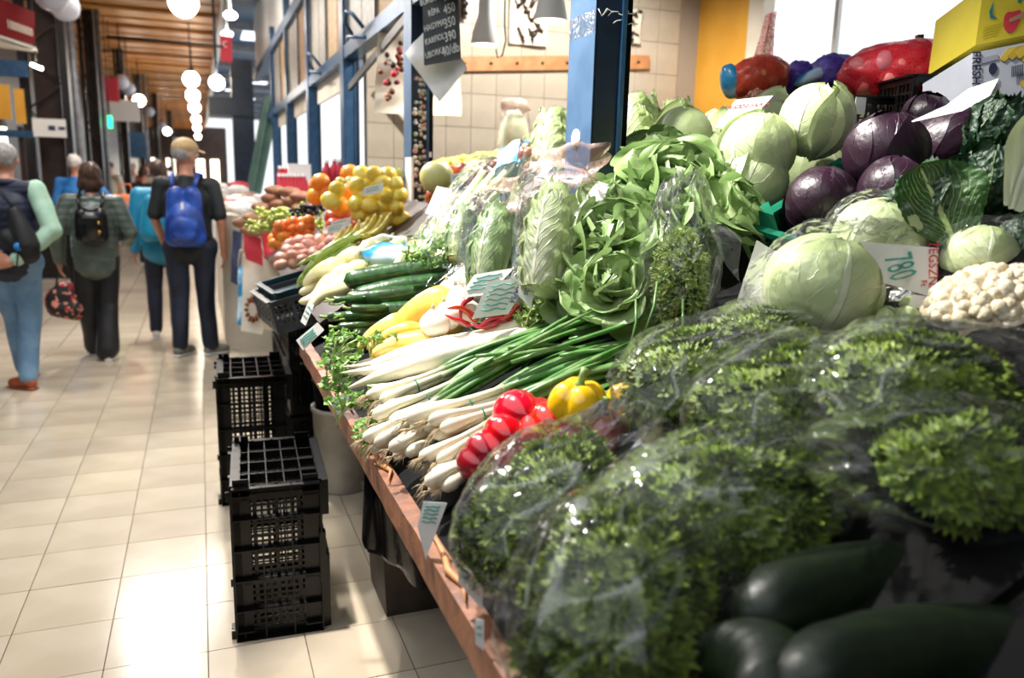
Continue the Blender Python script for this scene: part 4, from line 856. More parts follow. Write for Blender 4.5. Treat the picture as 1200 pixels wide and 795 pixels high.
# long white cards leaning over the lettuces
price([(700, 212), (717, 218), (690, 262), (672, 252)], [2.0, 1.98, 1.9, 1.9], 'long white card leaning between lettuce sleeve and butter lettuce', m='paper', strokes=0)
price([(622, 190), (646, 188), (633, 232), (610, 230)], [2.25, 2.25, 2.2, 2.2], 'white card behind the pinkish sleeve tops', strokes=0)
price([(640, 190), (648, 196), (632, 212), (622, 208)], [2.3]*4, 'small white card corner left of the near post', strokes=0)
# ---- butter lettuces
pl = [Proto(lambda: mk_lettuce(2, n=20)), Proto(lambda: mk_lettuce(9, n=22, L=.16))]
for i, (x, y, d, z, spin, s, k_, lab) in enumerate([
  (718, 300, 1.93, (-.45, -.55, .7), 0, 1.1, 0, 'big open butter lettuce right of the frilly lettuce sleeve'), (698, 328, 1.93, (-.8, -.45, .3), 1, .85, 1, 'butter lettuce with dark wavy leaves facing left'), (742, 262, 2.0, (-.3, -.4, .9), 2, 1.0, 0, 'butter lettuce with pale heart below the white card'),
  (790, 236, 2.02, (-.3, -.6, .8), 3, 1.1, 1, 'butter lettuce directly in front of the white cabbages'), (828, 228, 2.04, (.2, -.5, .85), 4, .95, 0, 'bright green butter lettuce beside the white cabbage'), (770, 205, 2.25, (-.2, -.3, .95), 5, 1.0, 1, 'pale butter lettuce behind the others, right of the post'),
  (720, 345, 1.82, (-.5, -.5, .6), 6, .8, 0, 'lettuce leaves lowest, above the spring onion tips'), (850, 262, 1.9, (.3, -.6, .6), 7, .8, 1, 'yellowing lettuce leaf cluster by the green crate'), (800, 268, 1.95, (-.1, -.7, .6), 8, .8, 0, 'dark green lettuce just behind the dill bag')]):
    o = pl[k_].get(lab, 'butter lettuces'); Z = V(z).normalized(); X = V((math.cos(spin*2), math.sin(spin*2), .1)); orient(o, at(x, y, d), X-Z*X.dot(Z), Z, s)
# ---- dill in clear bag
dc = at(795, 330, 1.72); t = thing('dill_bunch', 'feathery dill bunch in the clear bag above the onion tips', 'dill', dc); orient(t, dc, (0, 0, 1), (-.4, -.9, 0))
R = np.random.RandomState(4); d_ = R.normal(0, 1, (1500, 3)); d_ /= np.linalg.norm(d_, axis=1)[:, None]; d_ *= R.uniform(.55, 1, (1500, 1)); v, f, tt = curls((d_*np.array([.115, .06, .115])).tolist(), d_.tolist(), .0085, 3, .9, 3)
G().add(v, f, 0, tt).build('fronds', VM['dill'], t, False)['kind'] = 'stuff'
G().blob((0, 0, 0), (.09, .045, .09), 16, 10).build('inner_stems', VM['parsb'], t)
bm1 = bag_mesh((.150, .085, .135), 3, amp=.12); o = bpy.data.objects.new('clear_bag', bm1); C.objects.link(o); orient(o, dc+V((0, 0, .02)), (.05, .1, 1), (-.4, -.9, 0)); tag(o, 'crumpled clear bag around the dill, gathered at its top', 'plastic bag')
for i, (x0, y0, x1, y1) in enumerate([(770, 330, 752, 400), (800, 350, 790, 430), (745, 350, 735, 420)]):
    a = at(x0, y0, 1.6); b = at(x1, y1, 1.55); tag(G().tube([V(), (b-a)*.5+V((.01, 0, .01)), b-a], [.002, .003, .001], 6, t=[1, 1, 1]).build('onion_leaf', VM['onion'], loc=a), 'thin green leaf hanging in front of the dill bag', 'onion leaf', 'thin leaves by the dill')
tag(crumple(G(), [at(845, 300, 1.7), at(822, 262, 1.75), at(868, 280, 1.75), at(868, 330, 1.68)], .03, seed=5).build('clear_bag', M['filmh']), 'hazy plastic flap between dill bag and wrapped cabbage', 'plastic bag')
tag(crumple(G(), [at(858, 370, 1.62), at(888, 278, 1.72), at(940, 300, 1.74), at(905, 385, 1.6)], .05, seed=7).build('paper_sheet', M['paper']), 'crumpled white wrapping paper below the green crate', 'paper')
# ================================================================== CABBAGES
cabs = [Proto(lambda: mk_cabbage(1, n=6, flare=.05)), Proto(lambda: mk_cabbage(5, n=5, flare=.12)), Proto(lambda: mk_cabbage(13, n=7, flare=.03))]
for i, (x, y, r, k_, z, lab) in enumerate([
  (958, 142, 41, 2, (-.1, -.3, 1), 'round white cabbage on top of the heap with curled top leaves'), (888, 176, 42, 0, (.3, -.5, .8), 'white cabbage lit from the left, below the folded white card'), (882, 213, 40, 1, (-.3, -.6, .7), 'white cabbage with loose outer leaf, nearest of the heap'),
  (1000, 165, 30, 0, (.1, -.4, .9), 'white cabbage partly hidden behind the red cabbage'), (955, 205, 36, 2, (-.3, -.2, .9), 'white cabbage wedged between nearest white and red cabbages'), (800, 160, 34, 1, (-.5, -.1, .9), 'bright sunlit white cabbage right of the chinese cabbage'),
  (845, 160, 30, 0, (0, 0, 1), 'white cabbage in the middle of the bright row'), (835, 192, 34, 2, (-.4, -.4, .8), 'overexposed white cabbage just above the butter lettuces'), (800, 195, 30, 0, (.2, .1, 1), 'white cabbage left at the foot of the bright row'),
  (905, 133, 26, 1, (.5, 0, .8), 'dark leaved white cabbage under the folded white card'), (770, 185, 28, 2, (.2, .5, .8), 'white cabbage hidden behind the lettuce')]):
    d = .085*F/r; d = min(2.75, max(2.0, d)); s = r*d/F/.09
    Z = V(z).normalized(); orient(cabs[k_].get(lab, 'heap of white cabbages'), at(x, y, d), V((math.cos(i*1.9), math.sin(i*1.9), 0)), Z, s)
reds = [Proto(lambda: mk_cabbage(3, 'redl', n=5, nm='red_cabbage')), Proto(lambda: mk_cabbage(8, 'redl', n=5, nm='red_cabbage'))]
for i, (x, y, r, d, z, lab) in enumerate([(1037, 178, 46, 1.85, (-.2, -.2, 1), 'big round red cabbage in the middle'), (963, 237, 41, 1.84, (.75, -.3, .5), 'red cabbage with a diagonal rib, lying in the green crate'), (1048, 224, 38, 1.74, (.2, .1, 1), 'shiny red cabbage behind the wrapped white cabbage'),
  (1115, 172, 46, 1.95, (.5, -.1, .8), 'red cabbage under the long white card'), (1085, 138, 28, 2.15, (-.8, 0, .5), 'red cabbage with loose grey leaf, farthest back')]):
    Z = V(z).normalized(); orient(reds[i % 2].get(lab, 'red cabbages'), at(x, y, d), V((math.cos(i*2.3), math.sin(i*2.3), 0)), Z, r*d/F/.09)
# wrapped chinese cabbages by the post
for i, (x0, y0, x1, y1, d, s, lab, sl) in enumerate([(748, 205, 745, 112, 2.5, 1.0, 'big wrapped chinese cabbage standing right behind the near post', 'cling film on the chinese cabbage behind the post'), (800, 180, 792, 118, 2.75, .9, 'wrapped chinese cabbage with yellow top beside the orange wall', 'cling film on the chinese cabbage by the orange wall'), (650, 205, 652, 128, 2.8, .8, 'pale chinese cabbage showing left of the near post', 'cling film on the cabbage left of the post')]):
    a = at(x0, y0, d); b = at(x1, y1, d); put2(pn[2].get(lab), a, b, L=.26); t = thing('cling_film', sl, 'plastic bag', (a+b)/2); orient(t, (a+b)/2, b-a, SL)
    G().blob((0, 0, 0), ((b-a).length*.55, (b-a).length*.32, (b-a).length*.32), 32, 22, lambda dd, th, ph: 1+.07*n3(dd, 3, i)+.05*abs(n3(dd, 8, i))).build('film', M['film'], t)
# wrapped white cabbages in the front row
wc = [Proto(lambda: mk_cabbage(21, n=4, nm='white_cabbage')), ]
for i, (x, y, r, ry, d, lab, bl_) in enumerate([(1030, 282, 56, 50, 1.6, 'wrapped white cabbage right behind the green and red price card', 'clear bag on the cabbage behind the TEGSZNAPI card'), (962, 338, 72, 58, 1.48, 'large wrapped pale cabbage left of the price card', 'shiny clear bag on the large pale cabbage'),
   (1148, 305, 46, 40, 1.5, 'small wrapped pale cabbage above the cauliflower', 'clear bag on the small cabbage above the cauliflower')]):
    s = r*d/F/.09; p = at(x, y, d); orient(wc[0].get(lab, 'wrapped white cabbages'), p, (math.cos(i), math.sin(i), 0), (.3*i-.2, -.3, .9), (s*.92, s*.92, s*.86))
    o = bpy.data.objects.new('clear_bag', bag_mesh((s*.105, s*.098, s*.092), 30+i, amp=.10)); C.objects.link(o); orient(o, p, (1, -.2, .5), (-.3, -.3, .9)); tag(o, bl_, 'plastic bag')
# savoy cabbages at the right
sv = [Proto(lambda: mk_savoy(2)), Proto(lambda: mk_savoy(6))]
for i, (x, y, r, d, z, lab) in enumerate([(1095, 245, 48, 1.62, (-.5, -.7, .4), 'savoy cabbage showing a pale veined leaf, beside the red cabbages'), (1178, 155, 40, 1.7, (.2, -.3, .9), 'dark crinkled savoy cabbage at the top right, under the cardboard box'), (1168, 215, 46, 1.6, (.3, -.5, .8), 'dark savoy cabbage at the right edge below the top one'), (1110, 275, 34, 1.66, (0, -.6, .7), 'savoy cabbage in the shade behind the small wrapped cabbage'), (1200, 290, 36, 1.5, (.4, -.5, .6), 'light green savoy piece cut by the right edge')]):
    Z = V(z).normalized(); orient(sv[i % 2].get(lab, 'savoy cabbages'), at(x, y, d), V((math.cos(i*2.7), math.sin(i*2.7), 0)), Z, r*d/F/.105)
t = tag(leaf_sheet(.2, .05, .1, .003, 3).build('cabbage_leaf', VM['cabl']), 'pale cabbage leaf standing at the right edge of the photo', 'leaf'); orient(t, at(1185, 245, 1.4), at(1210, 150, 1.45)-at(1185, 245, 1.4), (-.3, -.9, .2))
def crinkled(u, v, L=.17, W=.085):
    w_ = W*(.35+.65*math.sin(PI/2*min(1, v/.6)))*(math.sqrt(max(0, 1-((v-.6)/.4)**2)) if v > .6 else 1); return V((L*v, w_*u, .03*u*u+.012*math.sin(8*v+3*u)*abs(u)+.006*abs(n3((u*w_*90, v*14, 1), 1))+.004*n3((u*w_*160, v*26, 1), 1)))
for x0, y0, x1, y1, d, zz, sc_, lab in [(1120, 288, 1082, 205, 1.52, (-.5, -.85, .35), 1.0, 'large savoy leaf with branching pale veins facing the camera'), (1150, 262, 1118, 188, 1.56, (-.2, -.8, .5), .85, 'dark savoy leaf just right of the pale veined one')]:
    o = tag(G().sheet(44, 50, crinkled, tf=lambda u, v: min(1, .3+.7*abs(u))).build('savoy_leaf', VM['savp' if sc_ == 1 else 'sav']), lab, 'leaf'); a, b = at(x0, y0, d), at(x1, y1, d+.03); orient(o, a, b-a, zz, sc_)
# cauliflower
cfp = at(1172, 372, 1.36); t = thing('cauliflower', 'creamy cauliflower at the right edge above the parsley bags', 'cauliflower', cfp)
g = G(); g.blob((0, 0, 0), (.125, .10, .08), 24, 14); R = random.Random(2)
for i in range(420):
    a = R.uniform(0, 2*PI); b = R.uniform(0, 1); d = V((math.cos(a)*math.sqrt(1-b*b), math.sin(a)*math.sqrt(1-b*b), b)); g.blob((d.x*.123, d.y*.10, d.z*.08), R.uniform(.009, .015), 8, 5, lambda q, th, ph: 1+.12*n3(q, 3, i))
g.build('curd', VM['caul'], t)['kind'] = 'stuff'
for i in range(7):
    o = leaf_sheet(.12, .05, .3, .006, i).build('leaf', VM['cabl'], t); o.rotation_mode = 'QUATERNION'; o.rotation_quaternion = Quaternion((0, 0, 1), i*.9) @ Quaternion((0, 1, 0), -.25); o.location = (0, 0, -.075)
# brussels sprouts bag below the price card
bp_ = at(1062, 378, 1.42)
for i in range(9):
    o = wc[0].get('small green sprout in the bag below the price card', 'brussels sprouts'); orient(o, bp_+V((R.uniform(-.06, .06), R.uniform(-.03, .03), R.uniform(-.02, .025))), (math.cos(i), math.sin(i), 0), (0, 0, 1), .2); o.name = 'brussels_sprout'; o['category'] = 'sprout'
# TEGSZNAPI card
price([(1008, 283), (1100, 291), (1097, 350), (1036, 332)], [1.42, 1.38, 1.38, 1.42], 'white price card with green numbers and red TEGSZNAPI lettering', txt=[('TEGSZNAPI', .93, .48, .021, 'redp', 1), ('780', .42, .5, .034, 'greenp', 1, .9, 1.9), ('Ft', .78, .75, .014, 'redp', 1)])
price([(1070, 345), (1097, 349), (1092, 363), (1064, 360)], 1.4, 'folded foot of the price card below the TEGSZNAPI card', strokes=0)
# folded cards on top of the cabbages
t = price([(838, 150), (862, 117), (906, 112), (873, 148)], [2.25, 2.35, 2.35, 2.25], 'folded white card with faint red print on the white cabbages', txt=[('KÁPOSZTA', .72, .5, .025, 'redp', -1)])
price([(873, 148), (906, 112), (925, 121), (906, 119)], [2.25, 2.35, 2.4, 2.36], 'back flap of the folded card on the white cabbages', strokes=0)
lc = [at(1068, 142, 1.7), at(1108, 124, 1.74), at(1135, 104, 1.8), at(1170, 92, 1.85)]; ld = [at(1069, 143, 1.7), at(1128, 130, 1.7), at(1160, 112, 1.72), at(1170, 93, 1.85)]
g = G(); g.sheet(2, 12, lambda u, v: (lambda a, b: a.lerp(b, (u+1)/2))(lc[min(2, int(v*3))].lerp(lc[min(2, int(v*3))+1], v*3-min(2, int(v*3))), ld[min(2, int(v*3))].lerp(ld[min(2, int(v*3))+1], v*3-min(2, int(v*3)))))
tag(g.build('price_tag', M['paper']), 'long curved white card lying over the red cabbages', 'price tag')
tag(card('price_tag', [at(1168, 94, 1.84), at(1180, 128, 1.84), at(1140, 122, 1.72), at(1132, 112, 1.74)], .001, M['paper']), 'shaded folded back of the long white card', 'price tag')
price([(1185, 165), (1215, 150), (1215, 240), (1178, 232)], 1.3, 'blurred white paper at the right edge in front of the savoy', strokes=0) if False else None
# ================================================================== CRATES on the stand
def mk_crate(L, W, H, m, label, nm='produce_crate', slots=True, ledge=.02):
    t = thing(nm, label, 'crate'); th = .006
    G().box((0, 0, .004), (L, W, .008)).build('floor_grid', M[m], t, False)
    for s in (-1, 1):
        for ax_ in (0, 1):
            ln = L if ax_ == 0 else W; of = (W if ax_ == 0 else L)/2; g = G()
            def bx(c, z, l, h, tt=th):
                g.box((c, s*of, z) if ax_ == 0 else (s*of, c, z), (l, tt, h) if ax_ == 0 else (tt, l, h))
            bx(0, H-.012, ln, .024, th*2.2); bx(0, .02, ln, .04)
            n = max(3, int(ln/.022))
            for i in range(n+1): bx(-ln/2+ln*i/n, H*.5, .007 if i % 4 else .016, H-.02, th*(1 if i % 4 else 1.8))
            for j in range(1, 4): bx(0, .04+(H-.064)*j/4, ln, .006)
            g.build('side', M[m], t, False)['kind'] = 'stuff'
            G().box(*((((0, s*(of+.006), H-.003), (ln, .02, .006))) if ax_ == 0 else ((s*(of+.006), 0, H-.003), (.02, ln, .006)))).build('rim', M[m], t, False)
    return t
def crate_solid(L, W, H, m, label, tri=True):
    """thick walled crate with ribbed sides (the green one)"""
    t = thing('produce_crate', label, 'crate'); G().box((0, 0, .004), (L, W, .008)).build('floor_grid', M[m], t, False)
    for s in (-1, 1):
        g = G().box((0, s*W/2, H*.42), (L, .006, H*.84)); g.build('side', M[m], t, False)
        g = G().box((s*L/2, 0, H*.42), (.006, W, H*.84)); g.build('side', M[m], t, False)
        G().box((0, s*(W/2+.008), H*.85), (L+.03, .024, .012)).build('rim', M[m], t, False); G().box((s*(L/2+.008), 0, H*.85), (.024, W, .012)).build('rim', M[m], t, False)
        for i in range(12): G().box((-L/2+L*(i+.5)/12, s*(W/2+.006), H*.4), (.005, .01, H*.8)).build('rib', M[m], t, False)
        for i in range(8): G().box((s*(L/2+.006), -W/2+W*(i+.5)/8, H*.4), (.01, .005, H*.8)).build('rib', M[m], t, False)
    for sx in (-1, 1):
        for sy in (-1, 1): G().add([(sx*L/2, sy*W/2, H*.8), (sx*(L/2-.07), sy*W/2, H*.8), (sx*L/2, sy*(W/2-.07), H*.8), (sx*L/2, sy*W/2, H*1.15), (sx*(L/2-.05), sy*W/2, H*1.15), (sx*L/2, sy*(W/2-.05), H*1.15)], [(0, 1, 4, 3), (0, 3, 5, 2), (3, 4, 5), (0, 2, 1), (1, 2, 5, 4)]).build('corner_post', M[m], t, False)
    return t
A_, B_ = at(884, 262, 1.84), at(1010, 303, 1.66); o = crate_solid(.46, .34, .14, 'green', 'dark green plastic crate under the red cabbages'); X_ = (B_-A_).normalized(); Z_ = V((-.35, -.25, 1)); Z_ = (Z_-X_*Z_.dot(X_)).normalized(); Y_ = Z_.cross(X_); orient(o, A_+X_*.23+Y_*.17-Z_*.125, X_, Z_)
for i, (x, y, d, L, W, H, m, lab) in enumerate([(1010, 128, 2.62, .42, .30, .15, 'black', 'black slatted crate under the red potato net'), (920, 140, 2.9, .42, .30, .15, 'black', 'black crate with blue sticker under the purple nets'), (1120, 110, 2.5, .42, .3, .17, 'black', 'black crate to the right of the potato net')]):
    o = mk_crate(L, W, H, m, lab); orient(o, at(x, y, d)-V((0, 0, H*.5+.05)), (1, -.35, 0), (0, 0, 1))
tag(G().box((0, 0, 0), (.04, .002, .05)).build('sticker', M['paper'], None, False, loc=at(1008, 124, 2.42)), 'square white sticker on the black crate under the red net', 'label')
# shelf carrying them
sb = thing('rear_shelf', 'dark rear shelf behind the cabbages', 'shelf', (2.1, 1.9, 0)); G().box((.02, .05, 1.50), (.82, 2.3, .03)).build('board', M['blackm'], sb, False)
for y in (-.9, 1.1): G().box((.3, y, .74), (.06, .06, 1.48)).build('leg', M['ironb'], sb, False)
# ---- nets
def netfilm(name, c, a):
    k = N(name); vo = k.n('ShaderNodeTexVoronoi', feature='DISTANCE_TO_EDGE'); vo.inputs['Scale'].default_value = 150; k.lk(k.obj(), vo.inputs['Vector'])
    tp = k.n('ShaderNodeBsdfTransparent'); tp.inputs[0].default_value = (1, .93, .93, 1); k.set(Base_Color=srgb(c), Roughness=.35); mx = k.n('ShaderNodeMixShader')
    k.lk(k.step(vo.outputs['Distance'], .0, .25, (1, a)), mx.inputs[0]); k.lk(tp.outputs[0], mx.inputs[1]); k.lk(k.b.outputs[0], mx.inputs[2]); k.lk(mx.outputs[0], k.out.inputs[0]); return k.m
VM['netfr'] = netfilm('red_net_mesh', 'd81f33', .3); VM['netfo'] = netfilm('orange_net_mesh', 'e04a35', .26)
VM['potr'] = mat('netted_potato', 'd9767a', 'c75a62', 12, .45, rnd=.2); VM['onin'] = mat('netted_onion', 'e08a66', 'c9603e', 9, .35, rnd=.2)
def net(c, dims, m, label, x, fruit, fr_, grp, nm, fcat, flab, seed):
    t = thing('net_bag', label, 'net bag', c); orient(t, c, x, (0, 0, 1)); D = V(dims); R = random.Random(seed); q = t.rotation_quaternion; n = 64 if dims[0] > .15 else 36
    dirs = []
    for i in range(n):
        z = 1-2*(i+.5)/n; a = i*2.399963; dirs.append(V((math.sqrt(1-z*z)*math.cos(a), math.sqrt(1-z*z)*math.sin(a), z)))
    for d in dirs:
        if d.z < -.5: continue
        p = V((d.x*(D.x-fr_*.7), d.y*(D.y-fr_*.7), d.z*(D.z-fr_*.7)))*R.uniform(.93, 1.0); o = fruit.get(flab, grp); o.name = nm; o['category'] = fcat; orient(o, c+q @ p, (R.uniform(-1, 1), R.uniform(-1, 1), R.uniform(-1, 1)), (0, 0, 1), R.uniform(.85, 1.1))
    def fn(d, th, ph):
        m_ = max(d.dot(e) for e in dirs); return 1.0+.09*max(0, (m_-.90)/.10)-.02+.05*n3(d, 2, seed)
    G().blob((0, 0, 0), dims, 72, 44, fn).build('mesh_net', VM[m], t); return t
fp = Proto(lambda: mk_fruit('potr', .036, 'potato', 'potato', 1.15, 0, False)); fo_ = Proto(lambda: mk_fruit('onin', .03, 'onion', 'onion', 1.0, 0, False))
t = net(at(1064, 86, 2.62), (.215, .12, .10), 'netfr', 'big red net bag of potatoes in front of the window', (1, -.4, .06), fp, .036, 'potatoes in the red net', 'netted_potato', 'potato', 'round potato inside the big red net bag', 3)
G().sheet(6, 10, lambda u, v: (.155+.02*v+.006*math.sin(9*v), -.075-.05*(1-v)+.015*u, -.08+.13*v)).build('white_label_strip', M['paper'], t)
G().box((.03, 0, .112), (.02, .02, .014)).build('clip', M['iron'], t, False)
t = net(at(888, 92, 2.85), (.11, .085, .075), 'netfo', 'orange red net bag of onions with its top twisted up', (1, -.3, .25), fo_, .03, 'onions in the orange net', 'netted_onion', 'onion', 'onion inside the orange red net bag', 9)
G().sheet(8, 12, lambda u, v: (.02+.06*v+.035*u*(1-.75*v+.5*max(0, v-.7)), .02*math.sin(5*u), .04+.17*v)).build('twisted_top', VM['netfo'], t)
G().blob((-.10, 0, .01), (.035, .05, .06), 14, 10, lambda d, th, ph: 1+.2*n3(d, 3)).build('blue_wrap', VM['bluefilm'], t)
for i, (x, y, d, D, lab) in enumerate([(936, 92, 2.9, (.06, .06, .06), 'purple net bag right of the orange net'), (975, 88, 2.86, (.085, .08, .07), 'second purple net bag, left of the big red net')]):
    c = at(x, y, d); t = thing('net_bag', lab, 'net bag', c); orient(t, c, (1, -.3, .3)); G().blob((0, 0, 0), D, 40, 26, lambda dd, th, ph: 1+.12*n3(dd, 2, i)+.12*abs(n3(dd, 6, i))).build('filled_net', VM['netp'], t)
t = thing('printed_bag', 'light blue printed bag between the purple nets', 'plastic bag', at(952, 90, 2.84)); orient(t, at(952, 90, 2.84), (1, -.3, .5)); G().blob((0, 0, 0), (.07, .045, .025), 18, 10, lambda d, th, ph: 1+.12*n3(d, 3, 4)).build('pack', VM['bluefilm'], t)
# ---- cardboard fruit boxes top right
yc = mat('yellow_card', 'e3cf3e', 'd9c535', 6, .6); wcard = mat('white_card', 'c9cdd8', 'bfc3cf', 6, .6); kc = mat('brown_card', 'a58262', 'b08d6c', 10, .7); tealp = mat('teal_print', '1f7f8f', rough=.5); appr = mat('apple_print', 'c8283c', 'd8404a', 9, .5); banp = mat('banana_print', 'd9b93c', 'e6cb58', 9, .5)
def boxprint(t, base, ax, ay, n):
    ax, ay = ax.copy(), ay.copy()
    def shape(pts, m, nm, off=.002):
        g = G(); vs = [base+ax*u+ay*v+n*off for u, v in pts]; k_ = len(vs); g.add(vs+[p+n*.001 for p in vs], [tuple(range(k_, 2*k_))]+[(i, (i+1) % k_, k_+(i+1) % k_, k_+i) for i in range(k_)]); return g.build(nm, m, t, False)
    return shape
def cbox(px, d, depth, m, label):
    c = [at(x, y, dd) for (x, y), dd in zip(px, d)]; cen = (c[0]+c[2])/2; t = thing('cardboard_box', label, 'box', cen); c = [p-cen for p in c]; ax, ay = c[1]-c[0], c[3]-c[0]; n = ax.cross(ay).normalized()
    if n.dot(O-cen) < 0: n = -n
    back = [p-n*depth for p in c]; g = G(); g.add(c+back, [(0, 1, 2, 3), (7, 6, 5, 4), (0, 4, 5, 1), (1, 5, 6, 2), (2, 6, 7, 3), (3, 7, 4, 0)]); g.build('carton', m, t, False); return t, c, ax, ay, n
t, c, ax, ay, n = cbox([(1153, -18), (1260, -40), (1254, 30), (1143, 53)], [2.2, 2.2, 2.2, 2.2], .25, yc, 'yellow fruit carton with a red apple print at the top right')
sh_ = boxprint(t, c[0], ax, ay, n)
sh_([(.13, .33), (.10, .48), (.12, .6), (.2, .62), (.14, .55)], tealp, 'leaf_print')
sh_([(.37+.15*(math.sin(a)**3 if False else .62*math.sin(a)*(1-.25*math.cos(a))), .68-.22*(.8*math.cos(a)-.28*math.cos(2*a)+.0)) for a in [2*PI*i/20 for i in range(20)]], appr, 'apple_print')
sh_([(.40, .42), (.44, .28), (.5, .3), (.43, .44)], tealp, 'stem_print', .003); sh_([(.33, .68), (.5, .60), (.5, .7), (.34, .74)], kc, 'seed_print', .004); sh_([(.25, .0), (.9, .0), (.9, .22), (.27, .3)], mat('hand_hole', 'b39c1c'), 'hand_hole', .0015)
for i in range(4): sh_([(.06, .74+.05*i), (.28-.02*i, .72+.05*i), (.28-.02*i, .728+.05*i), (.06, .748+.05*i)], mat('faint_print', 'b5a52c'), 'print_line')
t, c, ax, ay, n = cbox([(1140, 62), (1262, 38), (1250, 150), (1139, 168)], [2.05, 2.05, 2.05, 2.05], .25, wcard, 'white banana carton with dark blue FRESH BANANA lettering at the right edge')
sh_ = boxprint(t, c[0], ax, ay, n)
sh_([(.19+.04*math.cos(a), .22+.065*math.sin(a)) for a in [2*PI*i/14 for i in range(14)]], M['inkd'], 'vent_hole')
for q in range(3): sh_([(.25+.07*q, .13-.02*q), (.33+.08*q, .03), (.44+.09*q, .03), (.50+.1*q, .14), (.50+.1*q, .24), (.45+.09*q, .17), (.36+.08*q, .12), (.30+.07*q, .17)], banp if q % 2 == 0 else mat('banana_print_shade', 'c3a233', 'd6b84a', 9), 'banana_print', .002+.001*q)
sh_([(.45, .45), (.5, .37), (.7, .3), (.7, .36), (.52, .46), (.5, .52)], banp, 'banana_print')
for a_, b_ in (((.07, .08), (.24, .14)), ((.07, .36), (.25, .42))): sh_([(a_[0], a_[1]), (b_[0], a_[1]-.01), (b_[0], b_[1]-.01), (a_[0], b_[1])], mat('outline_print', 'a9aebd'), 'blank_field', .0015)
for i in range(9): sh_([(.36+.013*i, .24), (.366+.013*i, .24), (.366+.013*i, .36), (.36+.013*i, .36)], M['inkd'], 'barcode_bar', .006)['kind'] = 'thing' if False else 'stuff'
o = text('FRESH BANANA', .032, M['inkd'], t, .0006); frame_on(o, c[0]+ax*.026+ay*.48+n*.003, ay, -ax)
if (o.rotation_quaternion @ V((0, 0, 1))).dot(n) < 0: frame_on(o, c[0]+ax*.026+ay*.48+n*.003, ay, ax)
sh_([(.22, .72), (.33, .56), (.5, .66), (.7, .66), (.7, .9), (.22, .9)], kc, 'cut_out')
# ================================================================== FOREGROUND: parsley bags and zucchini
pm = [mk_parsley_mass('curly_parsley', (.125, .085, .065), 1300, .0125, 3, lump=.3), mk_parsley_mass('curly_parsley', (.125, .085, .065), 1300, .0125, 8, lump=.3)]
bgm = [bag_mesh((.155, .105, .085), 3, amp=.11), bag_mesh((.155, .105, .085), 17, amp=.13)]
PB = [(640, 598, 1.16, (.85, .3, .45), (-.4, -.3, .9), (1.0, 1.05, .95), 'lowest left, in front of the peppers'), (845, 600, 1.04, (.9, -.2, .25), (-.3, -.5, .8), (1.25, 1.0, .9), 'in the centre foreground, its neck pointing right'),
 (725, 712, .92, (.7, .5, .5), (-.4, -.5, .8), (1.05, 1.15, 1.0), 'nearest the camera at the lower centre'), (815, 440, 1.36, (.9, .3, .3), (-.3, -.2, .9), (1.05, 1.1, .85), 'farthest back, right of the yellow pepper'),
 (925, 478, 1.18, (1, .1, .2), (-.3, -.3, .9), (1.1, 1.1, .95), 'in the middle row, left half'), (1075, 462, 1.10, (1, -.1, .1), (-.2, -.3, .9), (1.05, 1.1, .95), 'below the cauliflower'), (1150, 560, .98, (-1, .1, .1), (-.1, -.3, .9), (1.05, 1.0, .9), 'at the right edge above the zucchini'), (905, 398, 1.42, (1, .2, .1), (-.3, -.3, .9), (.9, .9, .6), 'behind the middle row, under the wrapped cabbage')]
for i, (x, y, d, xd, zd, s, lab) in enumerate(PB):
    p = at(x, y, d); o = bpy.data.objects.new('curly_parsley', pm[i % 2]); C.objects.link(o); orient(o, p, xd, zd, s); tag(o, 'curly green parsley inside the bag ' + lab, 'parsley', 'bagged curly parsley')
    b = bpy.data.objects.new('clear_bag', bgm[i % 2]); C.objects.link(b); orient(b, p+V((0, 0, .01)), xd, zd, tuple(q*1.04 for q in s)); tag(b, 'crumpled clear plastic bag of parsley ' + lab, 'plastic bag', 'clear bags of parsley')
for i, (px, d, lab) in enumerate([([(866, 400), (905, 355), (925, 400), (880, 412)], 1.34, 'tied white plastic knot on the farthest parsley bag'), ([(978, 520), (1012, 590), (985, 640), (960, 560)], .98, 'twisted clear bag end pointing at the zucchini'), ([(1030, 570), (1200, 545), (1200, 575), (1030, 585)], .93, 'flat shiny bag hem at the right above the zucchini')]):
    tag(crumple(G(), [at(x, y, d+.01*j) for j, (x, y) in enumerate(px)], .03, seed=20+i).build('bag_end', M['filmh']), lab, 'plastic bag')
pz = Proto(lambda: mk_cuc(.30, .042, 'zuc', .03, 'zucchini', 'zucchini'))
for x0, y0, x1, y1, d0, d1, s, lab in [(1160, 672, 868, 730, .98, .86, 1, 'dark zucchini below the right parsley bags'), (1290, 765, 915, 815, .84, .72, 1, 'biggest dark zucchini in the bottom right corner'), (900, 850, 838, 770, .72, .86, 1, 'small zucchini end at the bottom, under the parsley bag'), (1300, 690, 1120, 700, 1.0, .98, 1, 'zucchini hidden behind at the right edge')]:
    a, b = at(x0, y0, d0), at(x1, y1, d1); L = (b-a).length; o = pz.get(lab, 'zucchini'); orient(o, (a+b)/2, a-b, SL, (L/.30, 1.12, 1.12))
